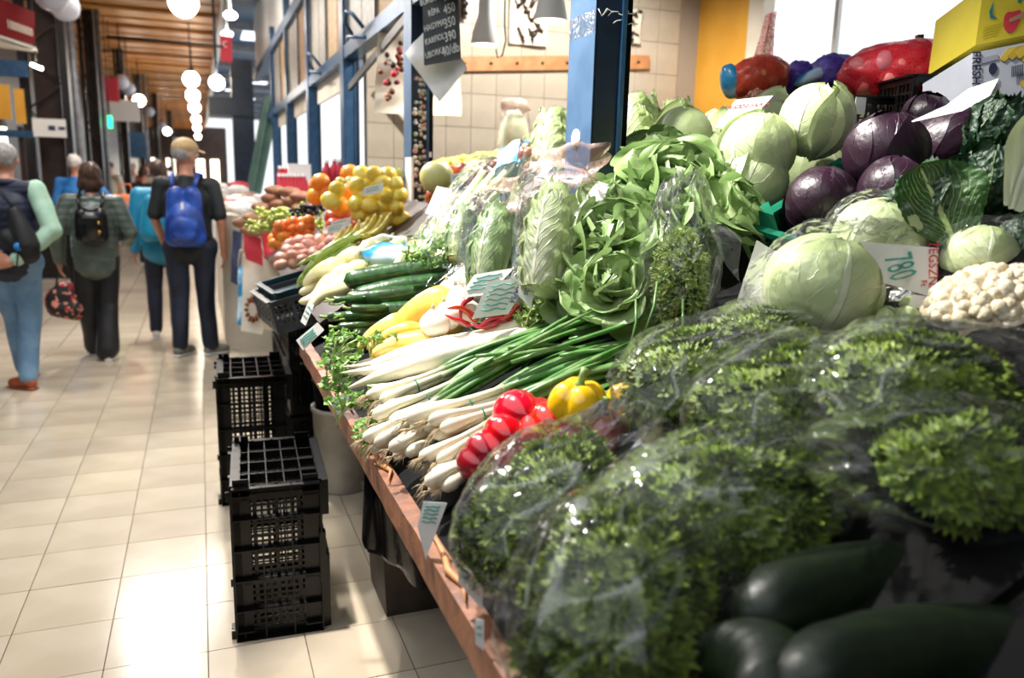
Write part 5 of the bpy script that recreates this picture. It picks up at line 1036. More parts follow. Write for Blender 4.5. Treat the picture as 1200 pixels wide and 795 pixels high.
# ================================================================== FAR DISPLAY
fr = thing('fruit_rack', 'dark sloping fruit rack beyond the second post', 'rack', (.7, 4.9, 0)); fo = V((.7, 4.9, 0))
for i in range(6):
    y = 3.3+.62*i; a = V((.40, y, zbed(.40, 4)-.05)); b = V((1.0, y, zbed(1.0, 4)-.05)); G().bar(a-fo, b-fo, .6, .02).build('plank', M['ironb'], fr, False)
for x, ys in ((.5, (5.0, 6.4)), (.95, (3.2, 5.0, 6.4))):
    for y in ys: G().box(V((x, y, .48))-fo, (.05, .05, .95)).build('leg', M['ironb'], fr, False)
G().box(V((.98, 4.9, .45))-fo, (.02, 3.4, .9)).build('back_board', M['blackm'], fr, False)
def pile(pr, pts, d, lab, grp, jit=.03, s=1.0, up=None, spin=None):
    for i, q in enumerate(pts):
        x, y = q[0], q[1]; dd = q[2] if len(q) > 2 else (d(x, y) if callable(d) else d); R = random.Random(hash((round(x), round(y))) & 0xffff)
        o = pr.get(lab, grp); ax = V((R.uniform(-1, 1), R.uniform(-1, 1), R.uniform(-.3, .3))) if spin is None else V(spin)+V((R.uniform(-.2, .2), R.uniform(-.2, .2), R.uniform(-.1, .1)))
        orient(o, at(x+R.uniform(-1, 1), y+R.uniform(-1, 1), dd+R.uniform(-jit, jit)), ax, (R.uniform(-.4, .4), R.uniform(-.4, .4), 1), s*R.uniform(.92, 1.08))
def quad(p, nx, ny):
    """jittered grid in a pixel quad (tl, tr, br, bl)"""
    out = []
    for j in range(ny):
        for i in range(nx):
            u = (i+.5+.25*(j % 2))/nx; v = (j+.5)/ny
            x = (p[0][0]*(1-u)+p[1][0]*u)*(1-v)+(p[3][0]*(1-u)+p[2][0]*u)*v; y = (p[0][1]*(1-u)+p[1][1]*u)*(1-v)+(p[3][1]*(1-u)+p[2][1]*u)*v; out.append((x, y))
    return out
pile(Proto(lambda: mk_tuber('pot', 'pink_potato', 'potato', .085, .031)), quad([(335, 282), (405, 272), (398, 296), (318, 318)], 6, 4), lambda x, y: 3.75-.006*(y-290), 'pink skinned potato in the heap below the mandarins', 'pink potatoes')
pile(Proto(lambda: mk_tuber('pot', 'pink_potato', 'potato', .085, .031)), quad([(395, 275), (425, 285), (410, 300), (380, 300)], 3, 2), 3.6, 'pink potato at the right of the heap, by the bean pods', 'pink potatoes by the beans')
pile(Proto(lambda: mk_fruit('man', .033, 'mandarin', 'mandarin')), quad([(325, 262), (368, 254), (362, 284), (312, 292)], 5, 4), lambda x, y: 4.1, 'small mandarin in the heap above the potatoes', 'mandarins')
pile(Proto(lambda: mk_fruit('orn', .05, 'orange', 'orange')), [(376, 214), (371, 229), (385, 228), (402, 232, 3.9), (398, 241, 3.8), (412, 226, 3.9), (374, 218), (410, 204, 4.2)], 4.2, 'big orange at the left end of the citrus pile', 'oranges beside the blue post')
pile(Proto(lambda: mk_fruit('lem', .040, 'lemon', 'lemon', 1.2, .2, False)), quad([(412, 212), (470, 208), (474, 264), (408, 256)], 4, 4)+[(388, 236), (395, 222), (425, 205), (440, 204), (455, 206)], 3.7, 'yellow lemon in the pile left of the stickered post', 'lemons')
pile(Proto(lambda: mk_fruit('pear', .03, 'yellow_fruit', 'fruit', 1.1)), quad([(392, 212), (470, 200), (468, 216), (400, 226)], 7, 2), 4.1, 'small greenish yellow fruit behind the lemons', 'greenish fruits behind the lemons')
pile(Proto(lambda: mk_fruit('tom', .04, 'tomato', 'tomato')), quad([(388, 250), (412, 248), (412, 272), (384, 270)], 3, 2), 3.9, 'pinkish red tomato between mandarins and lemons', 'tomatoes')
def mk_grapes(m, n, seed):
    t = thing('grape_bunch', 'x', 'grapes'); R = random.Random(seed)
    for i in range(n):
        v = R.random(); a = R.uniform(0, 2*PI); r = .045*(1-v*.7); mesh_ = gm[m]; o = bpy.data.objects.new('berry', mesh_); C.objects.link(o); o.parent = t; o.location = (.14*(v-.5), r*math.cos(a), r*math.sin(a)*.7)
    G().tube([(-.08, 0, .02), (-.11, .01, .03)], .003, 5).build('stem', VM['stem'], t); return t
gm = {k_: G().blob((0, 0, 0), (.012, .011, .011), 8, 6).mesh('berry', VM[k_]) for k_ in ('grape', 'dgrape')}
pg = Proto(lambda: mk_grapes('grape', 34, 1)); pile(pg, [(312, 262), (325, 258), (338, 255), (350, 252), (318, 250), (332, 248), (345, 262), (365, 262), (372, 256), (304, 268)], 4.45, 'bunch of green grapes left of the mandarins', 'green grapes')
pile(Proto(lambda: mk_grapes('dgrape', 26, 5)), [(358, 249), (366, 246)], 4.3, 'small bunch of black grapes above the green ones', 'black grapes')
pile(Proto(lambda: mk_tuber('kiwi', 'sweet_potato', 'sweet potato', .15, .042)), [(307, 243), (331, 240), (300, 255), (318, 232), (345, 236), (340, 226), (296, 270), (322, 222), (355, 242), (352, 229), (288, 262)], 5.2, 'brown sweet potato heaped at the far end of the rack', 'sweet potatoes', spin=(1, .3, 0))
pw = Proto(lambda: mk_longpepper('wax', .17, .034)); R = random.Random(3)
for i, (x, y, d) in enumerate([(380, 322, 2.85), (395, 332, 2.8), (405, 312, 2.9), (420, 300, 3.0), (430, 315, 2.88), (445, 300, 2.95), (460, 305, 2.9), (470, 296, 3.0), (395, 318, 2.95), (375, 338, 2.75), (388, 345, 2.7), (440, 290, 3.1), (412, 325, 2.8), (485, 302, 2.85), (500, 296, 2.85), (455, 290, 3.05), (425, 328, 2.75), (372, 328, 2.85), (515, 300, 2.75)]):
    o = pw.get('cream coloured wax pepper behind the cucumbers', 'cream wax peppers'); p = at(x, y, d); dr = V((.8, .25+R.uniform(-.3, .3), .45)); orient(o, p, dr, SL, R.uniform(.9, 1.1), R.uniform(0, 6))
pbn = Proto(lambda: (lambda t: (G().tube(bend(.24, 12, .02), [.003, .009, .011, .012, .012, .012, .012, .012, .012, .011, .010, .007, .002], 8, flat=.6).build('pod', VM['bnet'], t), G().tube([(.118, 0, 0), (.135, 0, .002)], .003, 5).build('stem', VM['stem'], t), t)[-1])(thing('bean_pod', 'x', 'bean')))
for i in range(18):
    x0, y0 = 352+R.uniform(-6, 14), 322+R.uniform(-18, 22); a = at(x0, y0, 2.95); b = a+V((.20, .10, .11))+V((R.uniform(-.03, .03), R.uniform(-.04, .04), R.uniform(-.02, .02))); put2(pbn.get('long yellow green bean pod between potatoes and wax peppers', 'flat bean pods'), a, b, L=.25, spin=i)
pba = Proto(lambda: (lambda t: (G().tube([V((.09*math.sin(a), 0, .09*(1-math.cos(a)))) for a in [(-.9+1.8*k_/12) for k_ in range(13)]], [.006, .010, .014, .016, .017, .017, .017, .017, .016, .015, .012, .008, .005], 6).build('peel', VM['ban'], t), t)[-1])(thing('banana', 'x', 'banana')))
for i, (x, y) in enumerate([(402, 282), (412, 277), (422, 274), (430, 270), (438, 272), (444, 276), (392, 286), (418, 284), (447, 268)]):
    o = pba.get('ripe banana lying above the bean pods', 'bananas'); orient(o, at(x, y, 3.45), (.6, .3, .55), (-.5+.1*i*.3, -.6, .5), 1.0)
# bottles and jars at the far end
pj = Proto(lambda: (lambda t: (G().lathe([(0, 0), (.035, 0), (.036, .12), (.03, .15), (.018, .17), (.018, .19)], 14).build('bottle', M['redp'], t), G().lathe([(.02, .19), (.021, .215), (0, .215)], 12).build('cap', M['white'], t), t)[-1])(thing('drink_bottle', 'x', 'bottle')))
for i in range(12):
    x = 329+4.6*(i % 7); y = 222 if i < 7 else 212; p = at(x, y, 7.0 if i < 7 else 7.4); o = pj.get('small red and white bottle in the row in front of the far blue post', 'red bottles'); o.location = p-V((0, 0, .08))
for i, (x, y) in enumerate([(383, 205), (392, 203), (398, 204)]):
    o = pj.get('red capped bottle beyond the oranges', 'bottles beyond the oranges'); o.location = at(x, y, 6.2)-V((0, 0, .1))
tag(G().box((0, 0, 0), (.2, .2, .2)).build('white_box', M['white'], None, False, loc=at(350, 200, 7.4)-V((0, 0, .04))), 'white box standing behind the red bottles', 'box')
sh2 = thing('shelf', 'low dark counter under the red bottles', 'shelf', (.95, 7.2, 0)); G().box((-.05, 0, 1.30), (.9, 1.0, .05)).build('top', M['white'], sh2, False); G().box((0, 0, .62), (.6, .9, 1.24)).build('cabinet', M['blackm'], sh2, False)
# ---- behind the second post: apples, melons, crates, small fruits
pa = Proto(lambda: mk_fruit('app', .042, 'apple', 'apple')); pp = Proto(lambda: mk_fruit('peach', .04, 'peach', 'peach'))
pile(pa, [(509, 219), (514, 228), (508, 232), (560, 205), (572, 200), (583, 198), (590, 205), (552, 208), (566, 210), (578, 208), (600, 203), (545, 200)], 3.7, 'red and yellow apple behind the celery bag', 'apples')
pile(pp, [(602, 183), (612, 178), (622, 182), (632, 178), (628, 190), (615, 192), (604, 193), (596, 196), (638, 186), (540, 204), (532, 202), (525, 206), (608, 200), (624, 198)], 3.8, 'orange red peach in the pile left of the near post', 'peaches')
pile(Proto(lambda: mk_fruit('melon', .075, 'pale_melon', 'melon', 1.1)), [(513, 208)], 3.6, 'pale yellow melon right of the stickered post', 'melon')
pile(Proto(lambda: mk_fruit('pear', .028, 'small_yellow_fruit', 'fruit', 1.0)), quad([(505, 192), (596, 176), (604, 188), (506, 202)], 16, 3), 4.9, 'small yellow fruit in the black crates along the tiled wall', 'small yellow fruits')
pile(Proto(lambda: mk_fruit('grape', .04, 'green_pear', 'pear', 1.1)), [(630, 162), (637, 158), (640, 168), (626, 170)], 4.2, 'green pear on the pile by the near post', 'green pears')
for i, (x, y, d) in enumerate([(530, 206, 5.0), (575, 198, 5.0), (470, 216, 5.1), (620, 190, 5.0)]):
    o = mk_crate(.5, .32, .13, 'black', 'black fruit crate along the tiled wall, ' + ['below the chalkboard', 'below the peg rail', 'behind the stickered post', 'behind the peaches'][i]); orient(o, at(x, y, d)-V((0, 0, .09)), (1, .05, .08))
rk = thing('back_counter', 'dark counter under the crates at the tiled wall', 'counter', (2.2, 5.0, 0)); G().box((-.1, .15, .62), (1.9, 1.3, 1.24)).build('body', M['blackm'], rk, False)
mc = thing('middle_counter', 'dark counter carrying apples and peaches behind the posts', 'counter', (1.9, 3.8, 0)); G().box((0, 0, .6), (1.3, 1.3, 1.2)).build('body', M['blackm'], mc, False); G().box((0, 0, 1.24), (1.35, 1.35, .06)).build('top', M['ironb'], mc, False)
p = at(603, 155, 4.2); o = mk_crate(.4, .3, .2, 'black', 'black crate under the tall bag by the tiled wall'); orient(o, p-V((0, 0, .36)), (1, 0, 0)); t = thing('fruit_bag', 'tall clear bag of cut cabbage with brown top left of the near post', 'plastic bag', p)
G().blob((0, 0, -.02), (.075, .05, .13), 24, 16, lambda d, th, ph: 1+.1*n3(d, 3, 3)+.06*abs(n3(d, 7))).build('cut_cabbage', VM['napa'], t); G().sheet(24, 14, lambda u, v: (.085*math.cos(u*PI)*(1+.15*math.sin(5*v)), .06*math.sin(u*PI), -.15+.32*v)).build('film', M['film'], t)
G().blob((0, 0, .13), (.08, .05, .045), 18, 10, lambda d, th, ph: 1+.3*n3(d, 3, 6)).build('brown_top', VM['foil'], t)
# cards in the far fruit
for i, (x, y, d) in enumerate([(405, 276, 3.5), (400, 262, 3.7), (438, 222, 3.55), (418, 211, 3.8), (395, 267, 3.6), (540, 207, 3.4)]):
    w_ = 12; price([(x-w_, y-2), (x+w_, y-8), (x+w_-2, y+3), (x-w_, y+8)], d, 'white price card stuck in the ' + ['tomato heap', 'tomatoes, upper one', 'middle of the lemon pile', 'top of the lemon pile', 'mandarin edge', 'apples behind the celery'][i], strokes=2)
# packages far along the stall row
R = random.Random(9)
for i in range(26):
    x, y = 240+R.uniform(0, 55), 216+R.uniform(0, 42); d = 9.5-(y-216)*.05-(x-240)*.01; p = at(x, y, d); p.x = max(.22, min(1.1, p.x)); p.y = max(7.4, min(10.2, p.y)); p.z = max(1.2, min(p.z, 1.2+.07*(i % 4))); m = R.choice(['paper', 'foil', 'redp', 'cream', 'paper'])
    o = G().blob((0, 0, 0), (.12, .09, .05), 10, 7, lambda dd, th, ph: 1+.3*n3(dd, 2, i)).build('wrapped_package', VM.get(m) or M[m], loc=p); tag(o, {'paper': 'white', 'foil': 'pinkish brown', 'redp': 'red', 'cream': 'cream coloured'}[m]+' wrapped package heaped on the far stall beside the capped man', 'package', 'wrapped packages far away')
ft2 = thing('far_counter', 'pale far stall counter behind the capped man', 'counter', (.55, 8.8, 0)); G().box((.1, 0, .58), (1.0, 3.2, 1.16)).build('body', M['cream'], ft2, False)
ft3 = thing('far_counter', 'long white stall counter farthest down the aisle', 'counter', (1.1, 12.2, 0)); G().box((0, 0, .5), (1.0, 3.2, 1.0)).build('body', M['white'], ft3, False)
# hanging shopping bags at the stall side
for i, (px, d, m, lab) in enumerate([([(273, 270), (284, 272), (280, 336), (270, 330)], 6.4, 'inkd', 'dark patterned shopping bag hanging at the far stall edge'), ([(284, 300), (309, 300), (308, 392), (283, 388)], 5.4, 'cream', 'cream tote bag with round brown print hanging at the rack'), ([(279, 312), (288, 312), (287, 385), (278, 380)], 5.8, 'bluefilm', 'narrow printed bag between the dark and the cream bag'), ([(284, 268), (306, 280), (308, 312), (288, 304)], 5.3, 'redp', 'crumpled red and white plastic bag above the tote')]):
    c = [at(x, y, d) for x, y in px]; cen = sum(c, V())/4; t = thing('shopping_bag', lab, 'bag', cen); c = [p-cen for p in c]
    gg = G(); crumple(gg, c, .03, 8, 10, i*3); q = V((.12, .06, 0)); crumple(gg, [p+q for p in c], .03, 8, 10, i*5); o = gg.build('cloth', VM.get(m) or M[m], t)
    hd = (c[0]+c[1])/2; G().tube([c[0], c[0]+V((.02, 0, .12)), c[1]+V((-.02, 0, .12)), c[1]], .006, 6).build('handle', M['cream'], t)
    if i == 1:
        g = G(); nrm = (V(O)-cen).normalized(); cc = (c[2]+c[3])*.35+(c[0]+c[1])*.15+nrm*.045
        for k_ in range(12): a = k_*PI/6; s1 = (c[1]-c[0]).normalized(); g.tube([cc+s1*.05*math.cos(a)+V((0, 0, .09*math.sin(a))), cc+s1*.03*math.cos(a)+V((0, 0, .05*math.sin(a)))], .012, 5)
        g.build('round_print', M['wood'], t)['kind'] = 'stuff'
# ================================================================== FLOOR OBJECTS
def lattice(g, c, ux, uy, w, h, nr=4, nc=3, th=.004, rib=.026, n=None):
    """reticulated crate wall: deep thin ribs in front of a slotted sheet"""
    c, ux, uy = V(c), V(ux), V(uy); n = V(n) if n is not None else ux.cross(uy)
    def bar_(u0, v0, u1, v1, wd, dp, off=0.0):
        p = c+ux*(u0+u1)/2+uy*(v0+v1)/2+n*off; du, dv = abs(u1-u0)+wd, abs(v1-v0)+wd
        R_ = Matrix((ux, uy, n)).transposed(); g.box(p, (du, dv, dp), R_)
    for i in range(nc+1): u = -w/2+w*i/nc; bar_(u, -h/2, u, h/2, th, rib, rib/2)
    for j in range(nr+1): v = -h/2+h*j/nr; bar_(-w/2, v, w/2, v, th, rib, rib/2)
    m = max(6, int(w/.022)); k_ = int(h/.021)
    for i in range(m+1): u = -w/2+w*i/m; bar_(u, -h/2, u, h/2, .006 if i % 3 else .012, .003)
    for j in range(k_+1): v = -h/2+h*j/k_; bar_(-w/2, v, w/2, v, .007, .003)
    for s in (-1, 1): bar_(s*(w/2-.03), -h/2, s*(w/2-.03), h/2, .05, .004)
    for v in (-h/2+.012, h/2-.03, -h*.12): bar_(-w/2, v, w/2, v, .035 if v != -h*.12 else .025, .004)
def floor_crate(x0, y0, W, D, H, rz, label):
    t = thing('plastic_crate', label, 'crate', (x0, y0, 0), 'black crates standing on the aisle floor'); t.rotation_euler = (0, 0, rz)
    for nm, args in (('side', ((W/2, 0, H/2), (1, 0, 0), (0, 0, 1), W, H, 5, 3)), ('side', ((W/2, D, H/2), (-1, 0, 0), (0, 0, 1), W, H, 5, 3)), ('end', ((W/2, D/2, H-.026), (1, 0, 0), (0, 1, 0), W, D, 4, 5)), ('end', ((W/2, D/2, .03), (1, 0, 0), (0, -1, 0), W, D, 4, 4)), ('bottom', ((.026, D/2, H/2), (0, 1, 0), (0, 0, 1), D, H, 5, 5))):
        g = G(); nn_ = {'bottom': (-1, 0, 0)}.get(nm); lattice(g, *args, n=nn_); o = g.build(nm, M['black'], t, False); o['kind'] = 'stuff'
    g = G(); z = H-.004
    G().box((W+.004, -.01, H*.5), (.02, .03, H*.34)).build('hinge_rim', M['black'], t, False)
    G().box((W+.012, D/2, H-.06), (.03, D, .12)).build('open_rim', M['black'], t, False); G().box((W+.012, D/2, .13), (.03, D, .26)).build('open_rim', M['black'], t, False)
    return t
floor_crate(.045, 2.53, .275, .45, .525, -.05, 'near black slotted crate standing on end on the tiles')
floor_crate(.028, 3.70, .30, .40, .60, -.03, 'second black slotted crate, behind the near one')
for i in range(3):
    for j in range(2):
        o = mk_crate(.34, .46, .26, 'black', 'black crate in the stack under the rack, ' + ['lowest', 'middle', 'upper'][i] + (' front' if j == 0 else ' rear')); o.location = (.56, 4.35+.5*j, .005+.275*i)
o = mk_crate(.34, .46, .15, 'greyc', 'grey crate with open slats just below the potatoes'); orient(o, at(345, 352, 3.62)+V((.06, .08, -.09)), (1, .1, .25), (-.25, 0, 1)); o = mk_crate(.34, .46, .06, 'teal', 'dark teal crate edge between potatoes and grey crate'); orient(o, at(340, 330, 3.62)+V((.08, .08, -.05)), (1, .1, .25), (-.25, 0, 1))
t = thing('bucket', 'white plastic bucket under the stall edge', 'bucket', (.585, 3.75, 0)); G().lathe([(0, .0), (.112, 0), (.118, .01), (.135, .40), (.142, .402), (.142, .42), (.130, .42), (.112, .02), (0, .015)], 36).build('body', M['bucket'], t)
t = thing('tub', 'black tub standing inside the white bucket', 'tub', (.585, 3.75, .02)); G().lathe([(0, 0), (.10, .0), (.12, .40), (.133, .52), (.14, .53), (.12, .53), (.1, .05), (0, .04)], 30).build('body', M['blackm'], t)
t = thing('bin', 'grey square bin half hidden under the black bag', 'bin', (.67, 2.64, 0)); g = G(); cs = []
for z, r in ((0, .135), (.38, .155)): cs += [(-r, -r, z), (r, -r, z), (r, r, z), (-r, r, z)]
g.add(cs, [(3, 2, 1, 0), (0, 1, 5, 4), (1, 2, 6, 5), (2, 3, 7, 6), (3, 0, 4, 7)]); g.build('body', M['bin'], t, False); G().box((0, 0, .38), (.33, .33, .02)).build('rim', M['bin'], t, False)
t = tag(G().sheet(60, 30, lambda u, v: (lambda a, r: V((.155*(1.0-.25*v*v+.12*math.sin(3*a+2*v))*math.cos(a)*r+.03*(1-v), .17*math.sin(a)*r, -.30+.62*v+(.05*math.sin(2*a+1) if v < .05 else 0))))(u*PI, (1+.05*math.sin(9*u*PI/1+3*v)+.04*math.sin(17*u+5*v))*(1 if v > .1 else .9+v))).build('black_bag', M['bagblack']), 'black bin liner hanging from the front board over the bin', 'bag'); t.location = (.60, 2.40, .56); t.scale = (1.15, 1.1, 1)
# black crates added to keep the space under the stall dark
for i in range(5):
    for j in range(2):
        o = mk_crate(.4, .55, .32, 'black', 'black crate added to darken the space under the stall, ' + ['first', 'second', 'third', 'fourth', 'fifth'][i] + ' from the camera, ' + ['on the floor', 'upper row'][j]); o.location = (1.12, .9+.62*i, .005+.34*j)
# ================================================================== PEOPLE
def remesh(name, caps, balls, m, parent, voxel=.011, sm=4, fold=0.0, ff=9, extra=None, seed=0, quilt=0.0):
    g = G()
    for a, ra, b, rb in caps:
        a, b = V(a), V(b); n = 8; d = b-a
        if d.length < 1e-4: continue
        u = d.normalized(); pts = [a-u*ra*.94, a-u*ra*.7, a-u*ra*.35]+[a+d*i/n for i in range(n+1)]+[b+u*rb*.35, b+u*rb*.7, b+u*rb*.94]
        rr = [ra*.34, ra*.71, ra*.937]+[ra+(rb-ra)*i/n for i in range(n+1)]+[rb*.937, rb*.71, rb*.34]; g.tube(pts, rr, 14)
    for bl in balls: g.blob(bl[0], bl[1], 18, 12, R=bl[2] if len(bl) > 2 else None)
    o = g.build(name, m, None); md = o.modifiers.new('r', 'REMESH'); md.mode = 'VOXEL'; md.voxel_size = voxel
    md = o.modifiers.new('s', 'SMOOTH'); md.factor = .5; md.iterations = sm
    bpy.context.view_layer.update(); dg = bpy.context.evaluated_depsgraph_get(); me = bpy.data.meshes.new_from_object(o.evaluated_get(dg)); old = o.data; o.modifiers.clear(); o.data = me; bpy.data.meshes.remove(old)
    nv = len(me.vertices); co = np.empty(nv*3, 'f'); me.vertices.foreach_get('co', co); co = co.reshape(-1, 3)
    if fold or quilt:
        no = np.empty(nv*3, 'f'); me.vertices.foreach_get('normal', no); no = no.reshape(-1, 3); dv = np.zeros(nv)
        if fold: dv += np.array([noise.noise(V((c[0]*ff, c[1]*ff, c[2]*ff*.55+seed))) for c in co])*fold
        if quilt: dv += np.abs(np.sin(co[:, 2]*PI/.055))**.5*quilt-quilt
        co = co+no*dv[:, None]; me.vertices.foreach_set('co', co.astype('f').reshape(-1))
    me.polygons.foreach_set('use_smooth', [True]*len(me.polygons)); me.update(); o.parent = parent; return o
def hand(w, dr, palmn, thumb, curl=.5, s=1.0):
    """wrist, direction, palm normal (towards which fingers curl), thumb side -> capsules"""
    w, d, n, th = V(w), V(dr).normalized(), V(palmn).normalized(), V(thumb).normalized(); out = [(w, .026*s, w+d*.03*s, .027*s)]
    for i in range(4):
        o = th*(.027-.018*i)*s; L = [.068, .078, .072, .056][i]*s; b = w+d*.03*s+o*.8; k1 = w+d*(.085+.004*(i in (1, 2)))*s+o
        out.append((b, .014*s, k1, .012*s)); a1 = curl*.8; a2 = curl*1.6; p1 = k1+(d*math.cos(a1)+n*math.sin(a1))*L*.5; p2 = p1+(d*math.cos(a2)+n*math.sin(a2))*L*.5; out += [(k1, .0095*s, p1, .0085*s), (p1, .0085*s, p2, .007*s)]
    t0 = w+d*.025*s+th*.02*s; t1 = t0+(d*.6+th*.7).normalized()*.04*s; t2 = t1+(d*.85+th*.25+n*.4).normalized()*.03*s; out += [(t0, .013*s, t1, .011*s), (t1, .011*s, t2, .008*s)]
    return out
def rotz(p, a): c, s = math.cos(a), math.sin(a); return V((p[0]*c-p[1]*s, p[0]*s+p[1]*c, p[2]))
def person(label, loc, rz, H, J, cl, vox=.010):
    """J: joint overrides as fractions of H (x right, y forward, z up); cl: clothing description"""
    j = dict(hip=(0, 0, .52), chest=(0, 0, .72), neck=(0, .0, .83), head=(0, .01, .925), shL=(-.108, 0, .80), shR=(.108, 0, .80), elL=(-.135, -.02, .635), elR=(.135, -.02, .635), wrL=(-.145, .03, .49), wrR=(.145, .03, .49),
             hpL=(-.052, 0, .51), hpR=(.052, 0, .51), knL=(-.055, .02, .285), knR=(.055, .02, .285), anL=(-.055, 0, .045), anR=(.055, 0, .045)); j.update(J.get('j', {}))
    j = {k_: V(p)*H for k_, p in j.items()}; t = thing('person', label, 'person', loc); t.rotation_euler = (0, 0, rz); s = H/1.75; hy = J.get('headturn', 0); hd = j['head']; hr = Matrix.Rotation(hy, 3, 'Z')
    fw = hr @ V((0, 1, 0)); rt = hr @ V((1, 0, 0)); U = V((0, 0, 1)); build = J.get('w', 1.0)
    caps = [(j['neck']-U*.03*s, .055*s, hd-U*.06*s, .05*s), (j['shL'], .045*s, j['elL'], .036*s), (j['elL'], .037*s, j['wrL'], .026*s), (j['shR'], .045*s, j['elR'], .036*s), (j['elR'], .037*s, j['wrR'], .026*s),
            (j['shL'], .05*s, j['shR'], .05*s), (j['hip'], .11*s, j['chest'], .11*s), (j['chest'], .11*s, j['neck'], .06*s)]
    for q in 'LR': caps += [(j['hp'+q], .07*s, j['kn'+q], .05*s), (j['kn'+q], .05*s, j['an'+q], .033*s), (j['an'+q]-U*.02*s, .03*s, j['an'+q]+V((0, .12*s, -.035*s)), .022*s)]
    for q, sx in (('L', -1), ('R', 1)):
        hd_ = J.get('hand'+q) or dict(d=(j['wr'+q]-j['el'+q]), n=(-sx*.8, .3, 0), th=(0, 1, 0), c=.5); caps += hand(j['wr'+q], hd_['d'], hd_['n'], hd_['th'], hd_['c'], s)
    balls = [(hd+U*.012*s, (.074*s, .092*s, .098*s), hr), (hd-U*.045*s+fw*.028*s, (.052*s, .058*s, .062*s), hr), (hd+fw*.095*s-U*.01*s, (.013*s, .02*s, .024*s), hr), (hd+fw*.08*s+U*.025*s, (.045*s, .018*s, .014*s), hr), (hd+fw*.082*s-U*.055*s, (.026*s, .013*s, .008*s), hr)]
    for sx in (-1, 1): balls.append((hd+rt*sx*.077*s-U*.004*s-fw*.005*s, (.010*s, .018*s, .03*s), hr))
    remesh('body', caps, balls, M['skin'], t, vox*.75, 3)
    for sx in (-1, 1):
        o = G().blob(hd+fw*.086*s+rt*sx*.032*s+U*.006*s, .011*s, 10, 8).build('eye', M['white'], t); G().blob(hd+fw*.095*s+rt*sx*.032*s+U*.006*s, .005*s, 8, 6).build('iris', M['ironb'], o)
    # hair
    hb = [(hd+U*.03*s-fw*.014*s, (.083*s, .094*s, .095*s), hr)]
    if cl.get('bob'): hb = [(hd+U*.026*s-fw*.018*s, (.093*s, .10*s, .10*s), hr), (hd-U*.055*s-fw*.03*s, (.098*s, .078*s, .09*s), hr)]+[(hd-U*.05*s+rt*sx*.07*s+fw*.01*s, (.03*s, .05*s, .08*s), hr) for sx in (-1, 1)]
    o = remesh('hair', [], hb, M[cl['hair']], t, .01, 2, .010, 30)
    T = cl['top']; tm_ = T['m']; b_ = build; slv = T.get('sleeve', 1.0); bulk = T.get('bulk', 0)
    tc = [(j['shL']+V((.02*s, 0, 0)), (.055+bulk)*s, j['shR']-V((.02*s, 0, 0)), (.055+bulk)*s), (j['chest']+V((-.045*s, 0, 0)), (.118*b_+bulk)*s, j['hip']+V((-.035*s, 0, T.get('hem', -.0)*H)), (.118*b_+bulk*1.2)*s), (j['chest']+V((.045*s, 0, 0)), (.118*b_+bulk)*s, j['hip']+V((.035*s, 0, T.get('hem', 0)*H)), (.118*b_+bulk*1.2)*s), (j['chest'], .13*b_*s, j['neck']-U*.03*s, .072*s)]
    sc_ = []
    for q in 'LR':
        a, b, c = j['sh'+q], j['el'+q], j['wr'+q]
        if slv <= .5: sc_.append((a, (.058+bulk)*s, a.lerp(b, slv*2), (.056+bulk)*s))
        elif slv > .5: sc_ += [(a, (.058+bulk)*s, b, (.050+bulk)*s), (b, (.050+bulk)*s, b.lerp(c, (slv-.5)*2*.93), (.038+bulk*.8)*s)]
    if T.get('sleeve_m'): remesh('shirt', sc_+[(j['neck']-U*.05*s, .068*s, j['neck']+U*.005*s, .058*s)], [], M[T['sleeve_m']], t, vox, 3, .009, 12, seed=2); remesh(T['n'], tc, [], M[tm_], t, vox, 4, T.get('fold', .008), 8, quilt=T.get('quilt', 0))
    else: remesh(T['n'], tc+sc_, [], M[tm_], t, vox, 4, T.get('fold', .01), 8, quilt=T.get('quilt', 0))
    B = cl['bottom']; w_ = B.get('w', 1.0); bc = [(j['hpL'], .10*s*b_, j['hpR'], .10*s*b_), (j['hip']+U*.01*H, .105*s*b_, j['hip']-U*.03*H, .10*s*b_)]
    for q in 'LR': bc += [(j['hp'+q]-U*.01*H, .088*s*w_, j['kn'+q], .068*s*w_), (j['kn'+q], .068*s*w_, j['an'+q]+U*.012*H, .056*s*w_*B.get('flare', 1))]
    remesh(B.get('n', 'trousers'), bc, [], M[B['m']], t, vox, 3, .010, 9, seed=4)
    for q, ft_ in (('L', J.get('footL', (0, 1, 0))), ('R', J.get('footR', (0, 1, 0)))):
        f_ = V(ft_).normalized(); a = j['an'+q]; toe = a+f_*.15*s; sh_o = remesh('shoe', [(V((a.x, a.y, a.z-.012*s)), .045*s, V((toe.x, toe.y, a.z-.036*s))-f_*.02*s, .036*s), (V((a.x, a.y, a.z-.03*s))-f_*.03*s, .038*s, V((a.x, a.y, a.z)), .042*s)], [], M[cl['shoe']], t, .008, 2)
        g = G(); g.tube([V((a.x, a.y, a.z-.066*s))-f_*.06*s, V((a.x, a.y, a.z-.066*s))+f_*.05*s, V((toe.x, toe.y, a.z-.066*s))+f_*.01*s], [.034*s, .036*s, .034*s], 14, flat=.32); g.build('sole', M[cl.get('sole', 'paper')], sh_o)
    return t, j, s
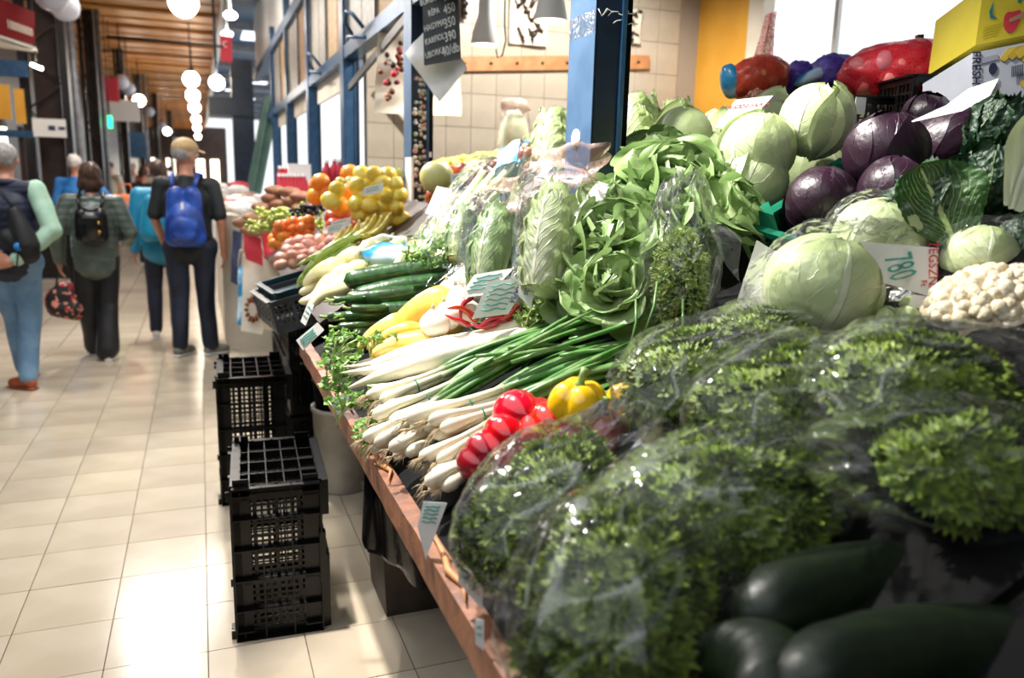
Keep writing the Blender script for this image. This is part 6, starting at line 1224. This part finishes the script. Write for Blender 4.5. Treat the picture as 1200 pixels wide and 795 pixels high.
M.update(vest=mat('navy_quilted_vest', '141a30', '1b2340', 10, .6), mint=mat('mint_shirt', '9fc7ad', 'b3d4bd', 12, .7), jeans=mat('blue_jeans', '5d7f9f', '7396b4', 7, .75, .2, 90), tan=mat('tan_leather', 'a4532a', '8c4424', 20, .45), puff=mat('grey_green_puffer', '4b5750', '5a665e', 8, .35),
 blk=mat('black_cloth', '0f1013', '16171b', 10, .6), leather=mat('black_leather', '0b0b0c', '141415', 20, .3), tee=mat('black_tee', '14171a', '1c2023', 10, .7), dkj=mat('dark_jeans', '131a2b', '1b2438', 9, .7), bp=mat('blue_backpack', '1a3a86', '2450ad', 9, .45), cap=mat('beige_cap', 'b89a6c', 'c6aa7c', 20, .7), gsh=mat('grey_shoe', '6d6c66', '88877f', 18, .7),
 turq=mat('turquoise_jacket', '1593b8', '1d84b0', 8, .5), lblue=mat('light_blue_shirt', '8fb9dc', 'a5c8e4', 8, .7), rblue=mat('royal_blue_shirt', '2c79c4', '3586ce', 8, .7), orbag=mat('orange_bag', 'e5713c', 'ef8d5c', 6, .5), gold=mat('gold_clasp', 'd4a64a', rough=.25, metal=1), whsh=mat('white_sneaker', 'd9d4cf', 'efece8', 12, .5), hairw=mat('white_hair', 'c9c3bd', 'dcd7d1', 60, .6, .5, 90))
k = N('floral_bag'); vo = k.n('ShaderNodeTexVoronoi'); vo.inputs['Scale'].default_value = 17; k.lk(k.obj(), vo.inputs['Vector']); c1 = k.mix(k.step(vo.outputs['Distance'], .28, .42), 'b3202c', '1a1418'); k.set(Base_Color=k.mix(k.step(k.noise(24, 2), .56, .6), c1, 'd98a72'), Roughness=.6); M['floral'] = k.m
# 1 man at the left edge
t, j, s = person('grey-haired man in navy vest and jeans, hands clasped behind his back', (-1.22, 6.28, 0), -.12, 1.70, dict(w=1.12, headturn=.1, j=dict(head=(.0, .03, .915), neck=(0, .01, .83), elL=(-.175, -.06, .645), elR=(.175, -.06, .645), wrL=(-.035, -.125, .545), wrR=(.05, -.128, .53), anR=(.035, -.06, .045), knR=(.05, .0, .285), anL=(-.02, .1, .045), knL=(-.03, .06, .285)),
   handL=dict(d=(1, -.1, -.25), n=(0, 1, 0), th=(0, 0, 1), c=.5), handR=dict(d=(-1, -.1, -.2), n=(0, 1, 0), th=(0, 0, 1), c=.5), footR=(-.9, .5, 0), footL=(.1, 1, 0)),
   dict(hair='hairg', top=dict(n='vest', m='vest', sleeve=1.0, sleeve_m='mint', bulk=.012, quilt=.006, hem=-.01), bottom=dict(m='jeans', w=1.12), shoe='tan', sole='tan'))
G().tube([j['neck']+V((a_*0+.07*math.cos(a), .07*math.sin(a)-.0, .0)) for a in [2*PI*i/20 for i in range(21)] for a_ in (0,)], .022, 8, caps=False).build('collar', M['vest'], t)
b = thing('sling_bag', 'black sling bag on the back of the man in the navy vest', 'bag', t.matrix_world.translation if False else (-1.22, 6.28, 0)); b.rotation_euler = (0, 0, -.12)
remesh('pouch', [((.10, -.17, 1.22), .05, (.16, -.19, 1.0), .085), ((.06, -.18, 1.05), .07, (.17, -.19, .95), .07)], [], M['blk'], b, .01, 4, .012, 8)
G().tube([(.10, -.19, 1.25), (.02, -.17, 1.36), (-.05, -.10, 1.46), (-.09, .02, 1.48), (-.06, .13, 1.36)], .014, 8, flat=.5).build('strap', M['blk'], b); disc_ = G(); disc(disc_, (.13, -.268, 1.0), .028, (0, -1, .1)); disc_.build('round_badge', M['rblue'], b)
G().tube([(.12, -.26, .95), (.11, -.27, .85), (.10, -.25, .78)], .005, 6).build('loose_strap', M['blk'], b)
# 2 woman
t, j, s = person('woman in grey-green puffer jacket and black trousers with brown bobbed hair', (-.80, 7.10, 0), .08, 1.57, dict(w=1.1, headturn=.35, j=dict(elL=(-.16, -.02, .64), wrL=(-.165, .03, .50), elR=(.165, -.03, .65), wrR=(.14, .10, .58), anR=(.02, -.06, .045), knR=(.045, .0, .285), anL=(-.03, .08, .045)), footR=(-.15, 1, 0), footL=(.2, 1, 0)),
   dict(hair='hairb', bob=1, top=dict(n='puffer_jacket', m='puff', sleeve=1.0, bulk=.02, quilt=.005, hem=-.03), bottom=dict(m='blk', w=1.2, flare=1.5), shoe='whsh'))
WL = V((-.80, 7.10, 0))
b = thing('leather_backpack', 'small black leather backpack with gold clasps on the woman', 'backpack', WL)
remesh('pack', [((-.05, -.20, 1.0), .06, (-.05, -.20, 1.17), .055), ((.07, -.20, 1.0), .06, (.07, -.20, 1.17), .055)], [((.01, -.2, 1.08), (.11, .08, .13))], M['leather'], b, .01, 3, .006, 12)
for sx in (-1, 1): G().tube([(.01+sx*.07, -.2, 1.2), (.01+sx*.085, -.17, 1.28), (.01+sx*.08, -.05, 1.34), (.01+sx*.085, .06, 1.3)], .012, 8).build('strap', M['leather'], b)
for z in (1.04, 1.11): g = G(); g.blob((.07, -.285, z), (.014, .008, .014), 8, 6); g.build('clasp', M['gold'], b)
G().box((.01, -.272, 1.12), (.16, .02, .05)).build('flap', M['leather'], b, False)
b = thing('floral_bag', 'red and black floral shopping bag in the left hand of the woman', 'bag', WL+V((-.24, .03, .4)))
remesh('cloth', [((-.05, 0, .02), .09, (.06, 0, .02), .10), ((-.02, 0, .18), .05, (.03, 0, .18), .05)], [((0, 0, .07), (.15, .08, .14))], M['floral'], b, .01, 3, .015, 9)
for sx in (-1, 1): G().tube([(sx*.06, 0, .2), (sx*.03, .01, .34), (0, .01, .39)], .007, 6).build('handle', M['blk'], b)
# 3 man with cap
t, j, s = person('man in beige cap, black T-shirt and dark jeans with a blue backpack', (-.10, 7.02, 0), -.1, 1.77, dict(w=1.1, headturn=-.85, j=dict(shL=(-.108, 0, .795), shR=(.108, 0, .795), elR=(.142, -.02, .635), wrR=(.145, .02, .49), elL=(-.142, 0, .64), wrL=(-.12, .09, .52), anR=(.07, -.0, .045), anL=(-.065, -.01, .045), hpL=(-.06, 0, .51), hpR=(.06, 0, .51)), footR=(.75, .55, 0), footL=(.55, .8, 0)),
   dict(hair='hairg', top=dict(n='t_shirt', m='tee', sleeve=.42, bulk=.006, hem=-.01), bottom=dict(m='dkj', w=1.12), shoe='gsh'))
hd = j['head']; hr = Matrix.Rotation(-.85, 3, 'Z'); g = G(); g.blob(hd+V((0, 0, .055)), (.092, .108, .085), 22, 12, lambda d, th, ph: 1 if d.z > -.1 else .93, R=hr); g.build('cap', M['cap'], t)
G().sheet(12, 6, lambda u, v: hd+hr @ V((.075*u*(1-.2*v), .085+.085*v-.03*u*u, .055-.02*v-.015*u*u))).build('cap_peak', M['cap'], t)
b = thing('backpack', 'bright blue hiking backpack on the man in the cap', 'backpack', (-.10, 7.02, 0)); b.rotation_euler = (0, 0, -.1)
remesh('pack', [((-.07, -.2, 1.0), .085, (-.06, -.19, 1.33), .07), ((.07, -.2, 1.0), .085, (.06, -.19, 1.33), .07)], [((0, -.22, 1.1), (.15, .11, .18))], M['bp'], b, .011, 4, .010, 9)
remesh('front_pocket', [((-.05, -.30, 1.02), .05, (.05, -.30, 1.02), .05)], [((0, -.3, 1.08), (.11, .05, .1))], M['bp'], b, .011, 3, .006, 12)
G().box((0, -.345, 1.25), (.02, .01, .05)).build('logo_patch', M['paper'], b, False)
for sx in (-1, 1): G().tube([(sx*.08, -.2, 1.40), (sx*.10, -.08, 1.50), (sx*.11, .02, 1.49), (sx*.11, .12, 1.38)], .02, 8, flat=.4).build('shoulder_strap', M['bp'], b)
G().tube([(-.16, -.12, 1.0), (-.17, .02, .97), (-.1, .12, .96)], .015, 8, flat=.5).build('hip_strap', M['dkj'], b); G().tube([(.16, -.12, 1.0), (.17, .02, .97)], .015, 8, flat=.5).build('hip_strap', M['dkj'], b)
# 4 person behind him
t, j, s = person('person in turquoise jacket mostly hidden behind the man in the cap', (-.34, 7.9, 0), 0, 1.62, dict(w=1.15, j=dict(anL=(-.06, -.02, .045))), dict(hair='hairb', top=dict(n='jacket', m='turq', sleeve=1.0, bulk=.02, hem=-.02), bottom=dict(m='dkj', w=1.1), shoe='whsh'))
b = thing('turquoise_backpack', 'turquoise backpack showing left of the man in the cap', 'backpack', (-.34, 7.9, 0)); remesh('pack', [((-.08, -.22, .98), .09, (-.06, -.2, 1.24), .07), ((.07, -.22, .98), .09, (.06, -.2, 1.24), .07)], [], M['turq'], b, .012, 4, .01, 9)
# 5 bending man and 6 white haired person
person('man in light blue shirt bending forward to the left by the first column', (-1.92, 10.6, 0), 1.1, 1.72, dict(headturn=.2, j=dict(chest=(0, .12, .69), neck=(0, .22, .76), head=(0, .30, .80), shL=(-.1, .17, .745), shR=(.1, .17, .745), elL=(-.12, .22, .60), elR=(.12, .2, .6), wrL=(-.08, .32, .55), wrR=(.06, .32, .55))), dict(hair='hairb', top=dict(n='shirt', m='lblue', sleeve=.48, hem=-.01), bottom=dict(m='dkj'), shoe='tan'), .014)
t6 = person('white-haired person in blue shirt with raised arm by the second column', (-1.42, 11.2, 0), -.2, 1.70, dict(headturn=0, j=dict(elR=(.2, .02, .70), wrR=(.27, .0, .62))), dict(hair='hairw', top=dict(n='shirt', m='rblue', sleeve=.45), bottom=dict(m='blk'), shoe='blk'), .014)
b = thing('orange_bag', 'orange carrier bag held by the white-haired person', 'bag', aty(148, 243, 11.0)); remesh('cloth', [((-.1, 0, -.14), .06, (.1, 0, -.14), .06), ((-.12, 0, .12), .04, (.12, 0, .12), .04)], [((0, 0, 0), (.17, .08, .17))], M['orbag'], b, .014, 3, .01, 9); G().tube([(-.08, 0, .14), (-.06, 0, .28), (.06, 0, .28), (.08, 0, .14)], .01, 6).build('handle', M['orbag'], b)
for px, Y, top, bot, H, rz, lab, hair in [(168, 14.5, 'blk', 'blk', 1.58, 0, 'person in black seen from behind, left of the turquoise backpack', 'hairb'), (184, 20, 'cream', 'dkj', 1.66, 3.0, 'far person in pale top facing the camera', 'hairb'), (172, 22, 'floral', 'blk', 1.7, 3.1, 'far person in reddish top facing the camera', 'hairb'), (157, 24, 'cream', 'blk', 1.72, 2.9, 'tiny far person in cream shirt', 'hairg'), (200, 26, 'tee', 'blk', 1.7, 0, 'tiny far person in dark top by the far columns', 'hairb'), (130, 19, 'cream', 'dkj', 1.7, 2.6, 'far person in pale shirt behind the orange bag', 'hairb')]:
    p = aty(px, 210, Y); person(lab, (p.x, Y, 0), rz, H, {}, dict(hair=hair, top=dict(n='top', m=top, sleeve=.8, bulk=.015), bottom=dict(m=bot), shoe='blk'), .022)
